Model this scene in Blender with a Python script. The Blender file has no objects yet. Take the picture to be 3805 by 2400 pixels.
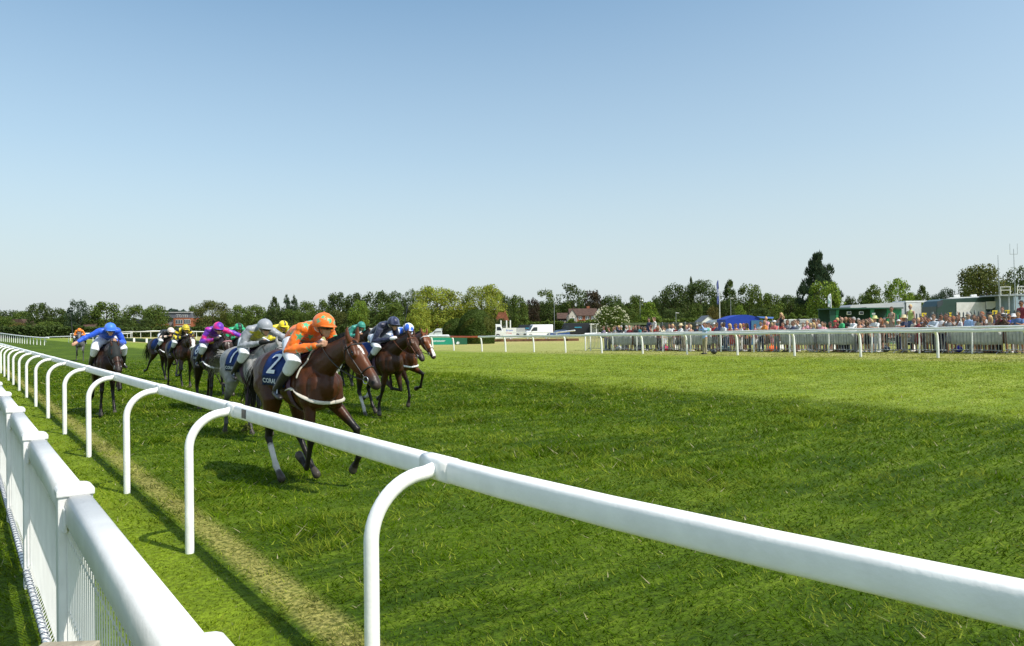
import bpy, bmesh, math, random
import numpy as np
from mathutils import Vector, Matrix, noise as mnoise
from mathutils.bvhtree import BVHTree
random.seed(7); RNG = np.random.default_rng(7)
S = bpy.context.scene; COL = S.collection
R = math.radians
PSI = R(36.55); SP, CP = math.sin(PSI), math.cos(PSI)
FPX = 2779.0; HC = 1.93
def hy(px): return 1212 - .0107 * (px - 1902)
def gz(u, v):
    a = min(max((u - 8) / 25, 0), 1.3); b = min(max(.55 - .0122 * v, -.06), .6)
    return a * b
def gz_np(u, v):
    return np.clip((u - 8) / 25, 0, 1.3) * np.clip(.55 - .0122 * v, -.06, .6)
def at(px, Z):                       # photo column + distance -> ground position in metres
    X = (px - 1902.5) / FPX * Z
    return (X * CP + Z * SP, -X * SP + Z * CP)
def zat(px, py, Z): return HC - (py - hy(px)) / FPX * Z
def on_u(px, u):                     # photo column on a line parallel to the track
    t = (px - 1902.5) / FPX
    return (CP * u - t * SP * u) / (SP + t * CP)

# ---------------------------------------------------------------- object helpers
def tag(o, label=None, cat=None, group=None, kind=None):
    if label: o['label'] = label
    if cat: o['category'] = cat
    if group: o['group'] = group
    if kind: o['kind'] = kind
    return o
def empty(name, loc=(0, 0, 0), rz=0, label=None, cat=None, group=None):
    o = bpy.data.objects.new(name, None); COL.objects.link(o)
    o.empty_display_size = .2
    o.location = loc; o.rotation_euler = (0, 0, rz)
    return tag(o, label, cat, group)
def link(name, me, mat=None, parent=None):
    o = bpy.data.objects.new(name, me); COL.objects.link(o)
    if mat is not None and not me.materials: me.materials.append(mat)
    if parent is not None: o.parent = parent
    return o
def kids(o): return list(o.children)
def copy_tree(o, parent=None):
    c = o.copy(); COL.objects.link(c)
    if parent is not None: c.parent = parent
    for ch in CH.get(o.name, []): copy_tree2(ch, c)
    return c
CH = {}
def reg(o, *ch): CH.setdefault(o.name, []).extend(ch)
def copy_tree2(o, p):
    c = o.copy(); COL.objects.link(c); c.parent = p
    for ch in CH.get(o.name, []): copy_tree2(ch, c)

class MB:
    def __init__(s): s.V = []; s.F = []
    def add(s, vs, fs):
        n = len(s.V); s.V.extend([tuple(v) for v in vs]); s.F.extend([tuple(i + n for i in f) for f in fs]); return s
    def box(s, c, d, rz=0, rx=0, ry=0):
        x, y, z = [k / 2 for k in d]
        vs = [Vector((a * x, b * y, e * z)) for a in (-1, 1) for b in (-1, 1) for e in (-1, 1)]
        if rz or rx or ry:
            m = Matrix.Rotation(rz, 3, 'Z') @ Matrix.Rotation(ry, 3, 'Y') @ Matrix.Rotation(rx, 3, 'X'); vs = [m @ v for v in vs]
        c = Vector(c)
        return s.add([v + c for v in vs], [(0, 1, 3, 2), (4, 6, 7, 5), (0, 4, 5, 1), (2, 3, 7, 6), (0, 2, 6, 4), (1, 5, 7, 3)])
    def bar(s, p, q, w, h=None, up=(0, 0, 1)):
        h = h or w; p = Vector(p); q = Vector(q); d = (q - p).normalized(); up = Vector(up)
        if abs(d.dot(up)) > .95: up = Vector((1, 0, 0))
        a = d.cross(up).normalized() * w / 2; b = a.cross(d).normalized() * h / 2
        vs = [e + i * a + j * b for e in (p, q) for i, j in ((-1, -1), (1, -1), (1, 1), (-1, 1))]
        return s.add(vs, [(3, 2, 1, 0), (4, 5, 6, 7), (0, 1, 5, 4), (1, 2, 6, 5), (2, 3, 7, 6), (3, 0, 4, 7)])
    def tube(s, pts, rad, n=10, side=(0, 1, 0), cap=True, profile=None):
        pts = [Vector(p) for p in pts]; m = len(pts)
        if not isinstance(rad, (list, tuple)): rad = [rad] * m
        side = Vector(side); rings = []
        for i, p in enumerate(pts):
            d = (pts[min(i + 1, m - 1)] - pts[max(i - 1, 0)])
            if d.length < 1e-9: d = Vector((0, 0, 1))
            d.normalize(); sd = side - d * side.dot(d)
            if sd.length < .05:
                sd = Vector((1, 0, 0)) - d * d.x
                if sd.length < .05: sd = Vector((0, 1, 0)) - d * d.y
            sd.normalize(); up = d.cross(sd); r = rad[i]
            a, b = r if isinstance(r, (tuple, list)) else (r, r)
            rings.append((p, sd, up, a, b, d))
        allr = []
        if cap:
            p, sd, up, a, b, d = rings[0]; k = min(a, b)
            for f in (85, 60, 30): allr.append((p - d * k * math.sin(R(f)), sd, up, a * math.cos(R(f)), b * math.cos(R(f))))
        allr += [r[:5] for r in rings]
        if cap:
            p, sd, up, a, b, d = rings[-1]; k = min(a, b)
            for f in (30, 60, 85): allr.append((p + d * k * math.sin(R(f)), sd, up, a * math.cos(R(f)), b * math.cos(R(f))))
        vs = []
        for p, sd, up, a, b in allr:
            if profile:
                for (x, y) in profile: vs.append(p + sd * a * x + up * b * y)
            else:
                for k in range(n):
                    t = 2 * math.pi * k / n; vs.append(p + sd * a * math.cos(t) + up * b * math.sin(t))
        if profile: n = len(profile)
        L = len(allr); fs = []
        for i in range(L - 1):
            for k in range(n):
                k2 = (k + 1) % n; fs.append((i * n + k, i * n + k2, (i + 1) * n + k2, (i + 1) * n + k))
        fs.append(tuple(range(n - 1, -1, -1))); fs.append(tuple((L - 1) * n + k for k in range(n)))
        return s.add(vs, fs)
    def prism(s, poly, y0, y1):      # polygon in xz, extruded in y
        n = len(poly)
        vs = [(x, y0, z) for x, z in poly] + [(x, y1, z) for x, z in poly]
        fs = [tuple(range(n)), tuple(range(2 * n - 1, n - 1, -1))] + [(i, i + n, (i + 1) % n + n, (i + 1) % n) for i in range(n)]
        return s.add(vs, fs)
    def lathe(s, prof, n=20, c=(0, 0, 0), sx=1, sy=1):
        vs = []
        for r, z in prof:
            for k in range(n):
                t = 2 * math.pi * k / n; vs.append((c[0] + r * math.cos(t) * sx, c[1] + r * math.sin(t) * sy, c[2] + z))
        fs = []
        for i in range(len(prof) - 1):
            for k in range(n): fs.append((i * n + k, i * n + (k + 1) % n, (i + 1) * n + (k + 1) % n, (i + 1) * n + k))
        fs.append(tuple(range(n - 1, -1, -1))); fs.append(tuple((len(prof) - 1) * n + k for k in range(n)))
        return s.add(vs, fs)
    def xf(s, m): s.V = [tuple(m @ Vector(v)) for v in s.V]; return s
    def mesh(s, name='m', smooth=False, bevel=0, seg=2):
        me = bpy.data.meshes.new(name); me.from_pydata(s.V, [], s.F)
        bm = bmesh.new(); bm.from_mesh(me)
        bmesh.ops.recalc_face_normals(bm, faces=bm.faces)
        if bevel:
            es = [e for e in bm.edges if len(e.link_faces) == 2 and e.calc_face_angle(0) > .5]
            bmesh.ops.bevel(bm, geom=es, offset=bevel, segments=seg, affect='EDGES', profile=.6)
        bm.to_mesh(me); bm.free()
        if smooth: me.polygons.foreach_set('use_smooth', [True] * len(me.polygons))
        return me
    def build(s, name, mat, parent=None, smooth=False, bevel=0, seg=2):
        o = link(name, s.mesh(name, smooth, bevel, seg), mat, parent)
        if smooth and bevel: smooth_angle(o.data)
        return o
def smooth_angle(me, ang=.7):
    try: me.set_sharp_from_angle(angle=ang)
    except Exception: pass
def voxel(mb, vs, it=4, fac=.5):
    me = mb.mesh('tmp'); o = bpy.data.objects.new('tmp', me); COL.objects.link(o)
    m = o.modifiers.new('r', 'REMESH'); m.mode = 'VOXEL'; m.voxel_size = vs; m.use_smooth_shade = True
    if it:
        m2 = o.modifiers.new('s', 'SMOOTH'); m2.factor = fac; m2.iterations = it
    dg = bpy.context.evaluated_depsgraph_get(); dg.update()
    out = bpy.data.meshes.new_from_object(o.evaluated_get(dg))
    bpy.data.objects.remove(o); bpy.data.meshes.remove(me)
    out.materials.clear()
    out.polygons.foreach_set('use_smooth', [True] * len(out.polygons))
    return out
def verts_np(me):
    a = np.empty(len(me.vertices) * 3, np.float32); me.vertices.foreach_get('co', a); return a.reshape(-1, 3)
def norms_np(me):
    a = np.empty(len(me.vertices) * 3, np.float32); me.vertices.foreach_get('normal', a); return a.reshape(-1, 3)
def set_col(me, c, name='Col'):
    n = len(me.vertices); a = np.ones((n, 4), np.float32); a[:, :3] = c
    at_ = me.color_attributes.new(name, 'FLOAT_COLOR', 'POINT'); at_.data.foreach_set('color', a.ravel())
def text_mesh(body, size, extrude=0.0, align='CENTER', italic=0):
    cu = bpy.data.curves.new('t', 'FONT'); cu.body = body; cu.size = size; cu.align_x = align; cu.align_y = 'CENTER'
    cu.extrude = extrude; cu.shear = italic; cu.offset = size * .012; cu.resolution_u = 3
    o = bpy.data.objects.new('t', cu); COL.objects.link(o)
    dg = bpy.context.evaluated_depsgraph_get(); dg.update()
    me = bpy.data.meshes.new_from_object(o.evaluated_get(dg)); bpy.data.objects.remove(o)
    bm = bmesh.new(); bm.from_mesh(me); bmesh.ops.triangulate(bm, faces=bm.faces)
    bmesh.ops.subdivide_edges(bm, edges=[e for e in bm.edges if e.calc_length() > size * .18], cuts=2, use_grid_fill=False)
    bmesh.ops.triangulate(bm, faces=bm.faces)
    bm.to_mesh(me); bm.free(); me.materials.clear()
    return me

# ---------------------------------------------------------------- materials
def lin(r, g, b):
    f = lambda c: (c / 255 / 12.92) if c / 255 <= .04045 else ((c / 255 + .055) / 1.055) ** 2.4
    return (f(r), f(g), f(b))
MATS = {}
def mat(name, col=(.5, .5, .5), rough=.6, spec=.5, metal=0, var=.12, vscale=3, bump=0, bscale=30, src=None, sheen=0, trans=0, coat=0, coord='Object', detail=4):
    if name in MATS: return MATS[name]
    m = bpy.data.materials.new(name); m.use_nodes = True; nt = m.node_tree; N = nt.nodes; L = nt.links
    b = N['Principled BSDF']; b.inputs['Roughness'].default_value = rough; b.inputs['Metallic'].default_value = metal
    b.inputs['Specular IOR Level'].default_value = spec
    if sheen: b.inputs['Sheen Weight'].default_value = sheen
    if coat: b.inputs['Coat Weight'].default_value = coat; b.inputs['Coat Roughness'].default_value = .15
    tc = N.new('ShaderNodeTexCoord'); nz = N.new('ShaderNodeTexNoise'); nz.inputs['Scale'].default_value = vscale; nz.inputs['Detail'].default_value = detail
    L.new(tc.outputs[coord], nz.inputs['Vector'])
    mr = N.new('ShaderNodeMapRange'); mr.inputs['From Min'].default_value = .3; mr.inputs['From Max'].default_value = .7
    mr.inputs['To Min'].default_value = 1 - var; mr.inputs['To Max'].default_value = 1 + var
    L.new(nz.outputs['Fac'], mr.inputs['Value'])
    vm = N.new('ShaderNodeVectorMath'); vm.operation = 'SCALE'; L.new(mr.outputs['Result'], vm.inputs['Scale'])
    if src == 'attr':
        a = N.new('ShaderNodeAttribute'); a.attribute_name = 'Col'; L.new(a.outputs['Color'], vm.inputs[0])
    elif src == 'obj':
        a = N.new('ShaderNodeObjectInfo'); L.new(a.outputs['Color'], vm.inputs[0])
    else:
        rgb = N.new('ShaderNodeRGB'); rgb.outputs[0].default_value = (*col, 1); L.new(rgb.outputs[0], vm.inputs[0])
    L.new(vm.outputs[0], b.inputs['Base Color'])
    if bump:
        n2 = N.new('ShaderNodeTexNoise'); n2.inputs['Scale'].default_value = bscale; n2.inputs['Detail'].default_value = 5
        L.new(tc.outputs[coord], n2.inputs['Vector'])
        bp = N.new('ShaderNodeBump'); bp.inputs['Strength'].default_value = bump; bp.inputs['Distance'].default_value = .02
        L.new(n2.outputs['Fac'], bp.inputs['Height']); L.new(bp.outputs[0], b.inputs['Normal'])
    if trans:
        tr = N.new('ShaderNodeBsdfTranslucent'); L.new(vm.outputs[0], tr.inputs['Color'])
        mx = N.new('ShaderNodeMixShader'); mx.inputs[0].default_value = trans
        out = N['Material Output']; L.new(b.outputs[0], mx.inputs[1]); L.new(tr.outputs[0], mx.inputs[2]); L.new(mx.outputs[0], out.inputs['Surface'])
    MATS[name] = m
    return m
WHITEP = mat('white_plastic', (.90, .885, .85), .40, .45, var=.07, vscale=7, bump=.08, bscale=45, detail=9)
WHITEFN = mat('white_fence_plastic', (.74, .73, .705), .42, .4, var=.08, vscale=6, bump=.1, bscale=40, detail=9)
WHITEM = mat('white_painted_metal', (.70, .70, .68), .4, .5, var=.07, vscale=5)
WHITEF = mat('weathered_white_plastic', (.78, .78, .76), .55, .3, var=.1, vscale=3)
RUBBER = mat('rubber', (.02, .02, .021), .8, .3, var=.2, vscale=20)
GLASS = mat('dark_glass', (.03, .04, .05), .08, .6, var=.3, vscale=1)
STEEL = mat('steel', (.55, .56, .57), .3, .5, 1.0, var=.1)
GALV = mat('galvanised_steel', (.30, .32, .33), .5, .5, .5, var=.2, vscale=6)
BLACKL = mat('black_leather', (.022, .02, .02), .4, .5, var=.2, vscale=30, bump=.1, bscale=90)
DARKCL = mat('black_plastic', (.02, .02, .022), .45, .5)
OBJCL = mat('cloth', rough=.85, spec=.2, src='obj', var=.18, vscale=14, bump=.3, bscale=22, sheen=.15)
OBJPAINT = mat('paint', rough=.42, spec=.3, src='obj', var=.04, vscale=2)
OBJMATT = mat('matt_surface', rough=.75, spec=.3, src='obj', var=.12, vscale=2)
SKIN = mat('skin', (.50, .27, .17), .5, .4, var=.1, vscale=10)
OBJSKIN = mat('skin_toned', rough=.5, spec=.4, src='obj', var=.12, vscale=14)

# ---------------------------------------------------------------- camera, light, sky
cam = bpy.data.cameras.new('camera'); co = bpy.data.objects.new('camera', cam); COL.objects.link(co); S.camera = co
cam.sensor_width = 36; cam.lens = 36 * FPX / 3805; cam.clip_end = 6000; cam.clip_start = .05
pitch = math.atan((hy(1902.5) - 1200) / FPX)
co.matrix_world = Matrix.Translation((0, 0, HC)) @ Matrix.Rotation(-PSI, 4, 'Z') @ Matrix.Rotation(R(90) + pitch, 4, 'X') @ Matrix.Rotation(-math.atan(.0107), 4, 'Z')
el = R(51.5); sd = Vector((.31, -.90, 0)).normalized()
sundir = Vector((sd.x * math.cos(el), sd.y * math.cos(el), math.sin(el)))
sl = bpy.data.lights.new('sun', 'SUN'); sl.energy = 5.0; sl.angle = R(.5); sl.color = (1, .94, .85)
so = bpy.data.objects.new('sun', sl); COL.objects.link(so); so.rotation_euler = sundir.to_track_quat('Z', 'Y').to_euler()
w = bpy.data.worlds.new('World'); S.world = w; w.use_nodes = True; wn = w.node_tree.nodes; wl = w.node_tree.links
sky = wn.new('ShaderNodeTexSky'); sky.sky_type = 'NISHITA'; sky.sun_disc = False; sky.sun_elevation = el
sky.sun_rotation = math.atan2(sd.x, sd.y); sky.altitude = 0; sky.air_density = 1.0; sky.dust_density = .6; sky.ozone_density = 1.6
SKS = .10; wn['Background'].inputs['Strength'].default_value = SKS
tcw = wn.new('ShaderNodeTexCoord'); sxw = wn.new('ShaderNodeSeparateXYZ'); wl.new(tcw.outputs['Generated'], sxw.inputs[0])
rmp = wn.new('ShaderNodeValToRGB'); cr_ = rmp.color_ramp; wl.new(sxw.outputs[2], rmp.inputs[0])
pts_ = [(0, 1), (.03, .95), (.10, .78), (.22, .46), (.40, .14), (.7, .03), (1, 0)]
cr_.elements[0].position, cr_.elements[1].position = 0, 1
for p_, v_ in pts_[1:-1]: e_ = cr_.elements.new(p_); e_.color = (v_, v_, v_, 1)
cr_.elements[0].color = (1, 1, 1, 1); cr_.elements[-1].color = (0, 0, 0, 1)
mxw = wn.new('ShaderNodeMix'); mxw.data_type = 'RGBA'; wl.new(rmp.outputs[0], mxw.inputs[0]); tnt = wn.new('ShaderNodeVectorMath'); tnt.operation = 'MULTIPLY'; tnt.inputs[1].default_value = (1.30, 1.70, 1.68); wl.new(sky.outputs[0], tnt.inputs[0]); wl.new(tnt.outputs[0], mxw.inputs[6]); mxw.inputs[7].default_value = (*[c / SKS for c in (.635, .69, .71)], 1)
# extra sky glow around the sun behind the camera, added to fill shaded faces
dt = wn.new('ShaderNodeVectorMath'); dt.operation = 'DOT_PRODUCT'; dt.inputs[1].default_value = tuple(sundir); wl.new(tcw.outputs['Generated'], dt.inputs[0])
m1 = wn.new('ShaderNodeMapRange'); m1.inputs['From Min'].default_value = -.35; m1.inputs['From Max'].default_value = 1; wl.new(dt.outputs['Value'], m1.inputs['Value'])
m2 = wn.new('ShaderNodeMath'); m2.operation = 'POWER'; m2.inputs[1].default_value = 2.6; wl.new(m1.outputs[0], m2.inputs[0])
gl_ = wn.new('ShaderNodeVectorMath'); gl_.operation = 'SCALE'; gl_.inputs[0].default_value = (.48 / SKS, .45 / SKS, .38 / SKS); wl.new(m2.outputs[0], gl_.inputs['Scale'])
ad_ = wn.new('ShaderNodeVectorMath'); ad_.operation = 'ADD'; wl.new(mxw.outputs[2], ad_.inputs[0]); wl.new(gl_.outputs[0], ad_.inputs[1])
wl.new(ad_.outputs[0], wn['Background'].inputs['Color'])
S.view_settings.view_transform = 'Standard'; S.view_settings.look = 'None'; S.view_settings.gamma = 1; S.view_settings.exposure = .05
S.render.engine = 'CYCLES'; S.cycles.max_bounces = 6; S.cycles.transparent_max_bounces = 6

# ---------------------------------------------------------------- ground and grass
def vn(x, y, seed):
    xi = np.floor(x).astype(np.int64); yi = np.floor(y).astype(np.int64); fx = x - xi; fy = y - yi
    fx = fx * fx * (3 - 2 * fx); fy = fy * fy * (3 - 2 * fy)
    def h(a, b):
        n = (a * 374761393 + b * 668265263 + seed * 974711) & 0xffffffff
        n = ((n ^ (n >> 13)) * 1274126177) & 0xffffffff
        return ((n ^ (n >> 16)) & 0xffff) / 65535.0
    return (h(xi, yi) * (1 - fx) + h(xi + 1, yi) * fx) * (1 - fy) + (h(xi, yi + 1) * (1 - fx) + h(xi + 1, yi + 1) * fx) * fy
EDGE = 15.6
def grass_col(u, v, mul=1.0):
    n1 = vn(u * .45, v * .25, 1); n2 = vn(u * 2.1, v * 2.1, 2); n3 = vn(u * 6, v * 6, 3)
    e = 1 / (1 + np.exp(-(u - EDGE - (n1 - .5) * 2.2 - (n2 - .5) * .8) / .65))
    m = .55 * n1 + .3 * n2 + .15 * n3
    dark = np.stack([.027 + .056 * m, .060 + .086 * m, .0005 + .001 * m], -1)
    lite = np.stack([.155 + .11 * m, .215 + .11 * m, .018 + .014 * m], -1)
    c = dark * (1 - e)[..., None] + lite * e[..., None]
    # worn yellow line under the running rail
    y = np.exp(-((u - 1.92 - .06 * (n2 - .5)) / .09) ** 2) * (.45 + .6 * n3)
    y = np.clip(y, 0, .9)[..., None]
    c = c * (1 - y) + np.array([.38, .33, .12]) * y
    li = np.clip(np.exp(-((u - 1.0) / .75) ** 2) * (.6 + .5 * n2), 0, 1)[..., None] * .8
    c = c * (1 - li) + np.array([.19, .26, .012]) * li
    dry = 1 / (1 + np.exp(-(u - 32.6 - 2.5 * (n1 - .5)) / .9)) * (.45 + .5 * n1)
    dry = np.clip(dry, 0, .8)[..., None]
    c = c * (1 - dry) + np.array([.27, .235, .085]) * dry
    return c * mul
def ground():
    s = np.concatenate([-np.geomspace(3000, 12, 26), np.linspace(-10, 70, 81), np.geomspace(76, 3000, 24)])
    t = np.concatenate([-np.geomspace(3000, 12, 16), np.linspace(-10, 90, 101), np.geomspace(96, 3000, 24)])
    U, V = np.meshgrid(s, t, indexing='ij'); Z = gz_np(U, V)
    n, m = U.shape; co_ = np.stack([U, V, Z], -1).reshape(-1, 3)
    idx = np.arange(n * m).reshape(n, m)
    F = np.stack([idx[:-1, :-1], idx[1:, :-1], idx[1:, 1:], idx[:-1, 1:]], -1).reshape(-1, 4)
    me = bpy.data.meshes.new('ground'); me.from_pydata(co_.tolist(), [], F.tolist())
    me.polygons.foreach_set('use_smooth', [True] * len(me.polygons))
    m_ = bpy.data.materials.new('turf'); m_.use_nodes = True; nt = m_.node_tree; N = nt.nodes; L = nt.links
    b = N['Principled BSDF']; b.inputs['Roughness'].default_value = .9; b.inputs['Specular IOR Level'].default_value = .15
    tc = N.new('ShaderNodeTexCoord'); P = tc.outputs['Object']
    def noise(sc, det=4, map_=None, rough=.55):
        q = N.new('ShaderNodeTexNoise'); q.inputs['Scale'].default_value = sc; q.inputs['Detail'].default_value = det; q.inputs['Roughness'].default_value = rough
        if map_:
            mp = N.new('ShaderNodeMapping'); mp.inputs['Scale'].default_value = map_; L.new(P, mp.inputs['Vector']); L.new(mp.outputs[0], q.inputs['Vector'])
        else: L.new(P, q.inputs['Vector'])
        return q.outputs['Fac']
    def math_(op, a, b_=None, c=None):
        q = N.new('ShaderNodeMath'); q.operation = op
        for i, k in enumerate((a, b_, c)):
            if k is None: continue
            if isinstance(k, (int, float)): q.inputs[i].default_value = k
            else: L.new(k, q.inputs[i])
        return q.outputs[0]
    def mrange(v, a, b_, c=0, d=1):
        q = N.new('ShaderNodeMapRange'); q.interpolation_type = 'SMOOTHSTEP'; L.new(v, q.inputs['Value'])
        for k, x in zip(('From Min', 'From Max', 'To Min', 'To Max'), (a, b_, c, d)): q.inputs[k].default_value = x
        return q.outputs['Result']
    def mix(f, a, b_):
        q = N.new('ShaderNodeMix'); q.data_type = 'RGBA'; L.new(f, q.inputs[0]) if not isinstance(f, float) else None
        for i, k in ((6, a), (7, b_)):
            if isinstance(k, tuple): q.inputs[i].default_value = (*k, 1)
            else: L.new(k, q.inputs[i])
        return q.outputs[2]
    sx = N.new('ShaderNodeSeparateXYZ'); L.new(P, sx.inputs[0]); u = sx.outputs[0]; v = sx.outputs[1]
    n1 = noise(.35, 5, (1.4, .8, 1)); n2 = noise(2.5, 4); n3 = noise(22, 3); n4 = noise(1.0, 6, (.35, 2.6, 1), .7)
    n5 = noise(.12, 3); n6 = noise(70, 2)
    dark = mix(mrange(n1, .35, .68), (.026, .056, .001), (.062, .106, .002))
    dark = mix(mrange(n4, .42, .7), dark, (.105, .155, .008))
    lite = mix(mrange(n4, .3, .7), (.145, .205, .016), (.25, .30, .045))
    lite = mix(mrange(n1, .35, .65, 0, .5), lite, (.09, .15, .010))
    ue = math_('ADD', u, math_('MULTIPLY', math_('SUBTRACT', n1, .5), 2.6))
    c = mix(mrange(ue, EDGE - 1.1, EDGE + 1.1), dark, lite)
    band = math_('MULTIPLY', mrange(u, 1.74, 1.86), mrange(u, 2.14, 1.98)); band = math_('MULTIPLY', band, mrange(n3, .3, .6, .2, .7))
    c = mix(band, c, (.32, .28, .085))
    b2 = math_('MULTIPLY', math_('MULTIPLY', mrange(u, .5, .95), mrange(u, 1.75, 1.45)), mrange(n2, .3, .7, .45, .9)); c = mix(b2, c, (.17, .235, .012))
    un = math_('ADD', u, math_('MULTIPLY', math_('SUBTRACT', n1, .5), 6))
    dry = math_('MULTIPLY', mrange(un, 30.5, 33.8), mrange(n4, .25, .6, .15, .75))
    c = mix(dry, c, (.36, .33, .125))
    dry2 = math_('MULTIPLY', mrange(un, 21.5, 24), mrange(v, 60, 75)); dry2 = math_('MULTIPLY', dry2, mrange(n4, .2, .7, .3, .9))
    c = mix(dry2, c, (.38, .33, .13))
    fine = mrange(n3, .25, .75, .62, 1.4); fine2 = mrange(n6, .25, .75, .8, 1.2)
    vm = N.new('ShaderNodeVectorMath'); vm.operation = 'SCALE'; L.new(c, vm.inputs[0]); L.new(math_('MULTIPLY', fine, fine2), vm.inputs['Scale'])
    L.new(vm.outputs[0], b.inputs['Base Color'])
    bp = N.new('ShaderNodeBump'); bp.inputs['Strength'].default_value = .8; bp.inputs['Distance'].default_value = .06
    L.new(math_('ADD', math_('MULTIPLY', n3, .5), n4), bp.inputs['Height']); L.new(bp.outputs[0], b.inputs['Normal'])
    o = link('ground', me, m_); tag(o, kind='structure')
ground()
def grass(N_=640000):
    r = 1.3 + (62 - 1.3) * RNG.random(N_) ** 1.0; keep = RNG.random(N_) < np.clip((62 - r) / 34, 0, 1); r = r[keep]; N_ = len(r); th = (RNG.random(N_) - .5) * R(100)
    X = r * np.sin(th); Z = r * np.cos(th)
    u = X * CP + Z * SP; v = -X * SP + Z * CP
    z = gz_np(u, v)
    n1 = vn(u * .45, v * .25, 1); n2 = vn(u * 2.1, v * 2.1, 2); n3 = vn(u * 6, v * 6, 3); n4 = vn(u * 1.1, v * 3.2, 9); ten = vn(u*.8,v*.8,11)
    h = (.016 + .022 * n2 + .024 * n3 * n4 + .045 * np.clip((ten * n4 - .34) * 5, 0, 1)) * (.5 + .9 * RNG.random(N_)) + .0004 * r
    short = np.exp(-((u - 1.5) / .55) ** 2); h *= np.clip((75 - r) / 45, .35, 1); h *= (1 - .55 * short); h *= np.where(u > EDGE, .55, 1)
    wd = (.0021 + .00062 * r) * (.6 + .8 * RNG.random(N_))
    ang = RNG.random(N_) * 2 * np.pi; lean = .5 + 2.0 * RNG.random(N_)
    la = 6.28 * vn(u * 1.5, v * 1.5, 5) + (RNG.random(N_) - .5) * 4.6
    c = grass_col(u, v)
    k = (.75 + .6 * RNG.random(N_))[:, None]
    n6 = vn(u * 3.3, v * 5.1, 21); pale = ((n4 > .52) & (n6 > .55)).astype(float) * RNG.random(N_) * 1.1 + (RNG.random(N_) < .10) * 1.0
    pale = np.clip(pale, 0, 1)[:, None]
    c = c * k * 1.12; c = c * (1 - .7 * pale) + np.array([.33, .38, .045]) * .7 * pale; c *= (.72 + .56 * vn(u * 2.6, v * 4.4, 31))[:, None]
    st = (RNG.random(N_) < .012)[:, None]; c = np.where(st, np.array([.42, .38, .22]), c)
    dx = np.cos(ang) * wd; dy = np.sin(ang) * wd
    lx = np.cos(la) * h * lean; ly = np.sin(la) * h * lean
    P = np.empty((N_, 3, 3), np.float32)
    P[:, 0] = np.stack([u - dx, v - dy, z - .004], -1); P[:, 1] = np.stack([u + dx, v + dy, z - .004], -1)
    P[:, 2] = np.stack([u + lx, v + ly, z + h], -1)
    me = bpy.data.meshes.new('grass'); me.vertices.add(N_ * 3); me.vertices.foreach_set('co', P.ravel())
    me.loops.add(N_ * 3); me.loops.foreach_set('vertex_index', np.arange(N_ * 3, dtype=np.int32))
    me.polygons.add(N_); me.polygons.foreach_set('loop_start', np.arange(0, N_ * 3, 3, dtype=np.int32))
    me.update(); me.validate()
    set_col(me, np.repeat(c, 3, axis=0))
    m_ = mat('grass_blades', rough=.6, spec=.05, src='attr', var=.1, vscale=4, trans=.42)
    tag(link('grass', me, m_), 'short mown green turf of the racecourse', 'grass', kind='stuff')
grass()
# ---------------------------------------------------------------- near running rail (hooped posts)
OV = [(math.copysign(abs(math.cos(t)) ** .55, math.cos(t)), math.copysign(abs(math.sin(t)) ** .55, math.sin(t))) for t in [2 * math.pi * k / 20 for k in range(20)]]
def rail_u(v): return 1.99 + (.030 * (3.3 - v) ** 2 if v < 3.3 else 0)
hv = [.0, 3.32, 6.87, 9.85, 13.05, 16.25] + [16.25 + 3.22 * k for k in range(1, 15)]
rr = empty('running_rail', (1.6, 3.3, 0), label='white plastic running rail on bent hoop posts closest to the camera, beside the leading horse', cat='rail')
off = Vector((-1.6, -3.3, 0))
def rpart(mb, name, m_, smooth=True, bevel=0): mb.xf(Matrix.Translation(off)); return mb.build(name, m_, rr, smooth, bevel)
breaks = [-1.2] + hv[1:]
for a, b in zip(breaks[:-1], breaks[1:]):
    vs_ = np.linspace(a + (.13 if a > 0 else 0), b + .125, 8)
    pts = [(rail_u(x), x, 1.205) for x in vs_]
    rpart(MB().tube(pts, [(.046, .060)] * 8, side=(1, 0, 0), profile=OV), 'rail', WHITEP)
for b in hv[1:]:
    pts = [(rail_u(b + d), b + d, 1.206) for d in (-.13, -.04, .05, .13)]
    rpart(MB().tube(pts, [(.0482, .0628)] * 4, side=(1, 0, 0), profile=OV, cap=False), 'rail_joint', WHITEP)
for i, b in enumerate(hv[1:]):
    r0, u0, u1 = .30, 1.6, rail_u(b) - .03
    pts = [(u0, b, -.12), (u0, b, .4), (u0, b, .8), (u0, b, 1.19 - r0)]
    pts += [(u0 + r0 - r0 * math.cos(R(t)), b, 1.19 - r0 + r0 * math.sin(R(t))) for t in (7, 15, 22, 30, 37, 45, 52, 60, 67, 75, 82, 90)] + [(u1, b, 1.205)]
    rpart(MB().tube(pts, .037, n=16), 'hoop_post', WHITEP)
t = MB().box((1.9415, 6.45, 1.212), (.006, .10, .075)); rpart(t, 'black_patch', DARKCL, False)

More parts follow.
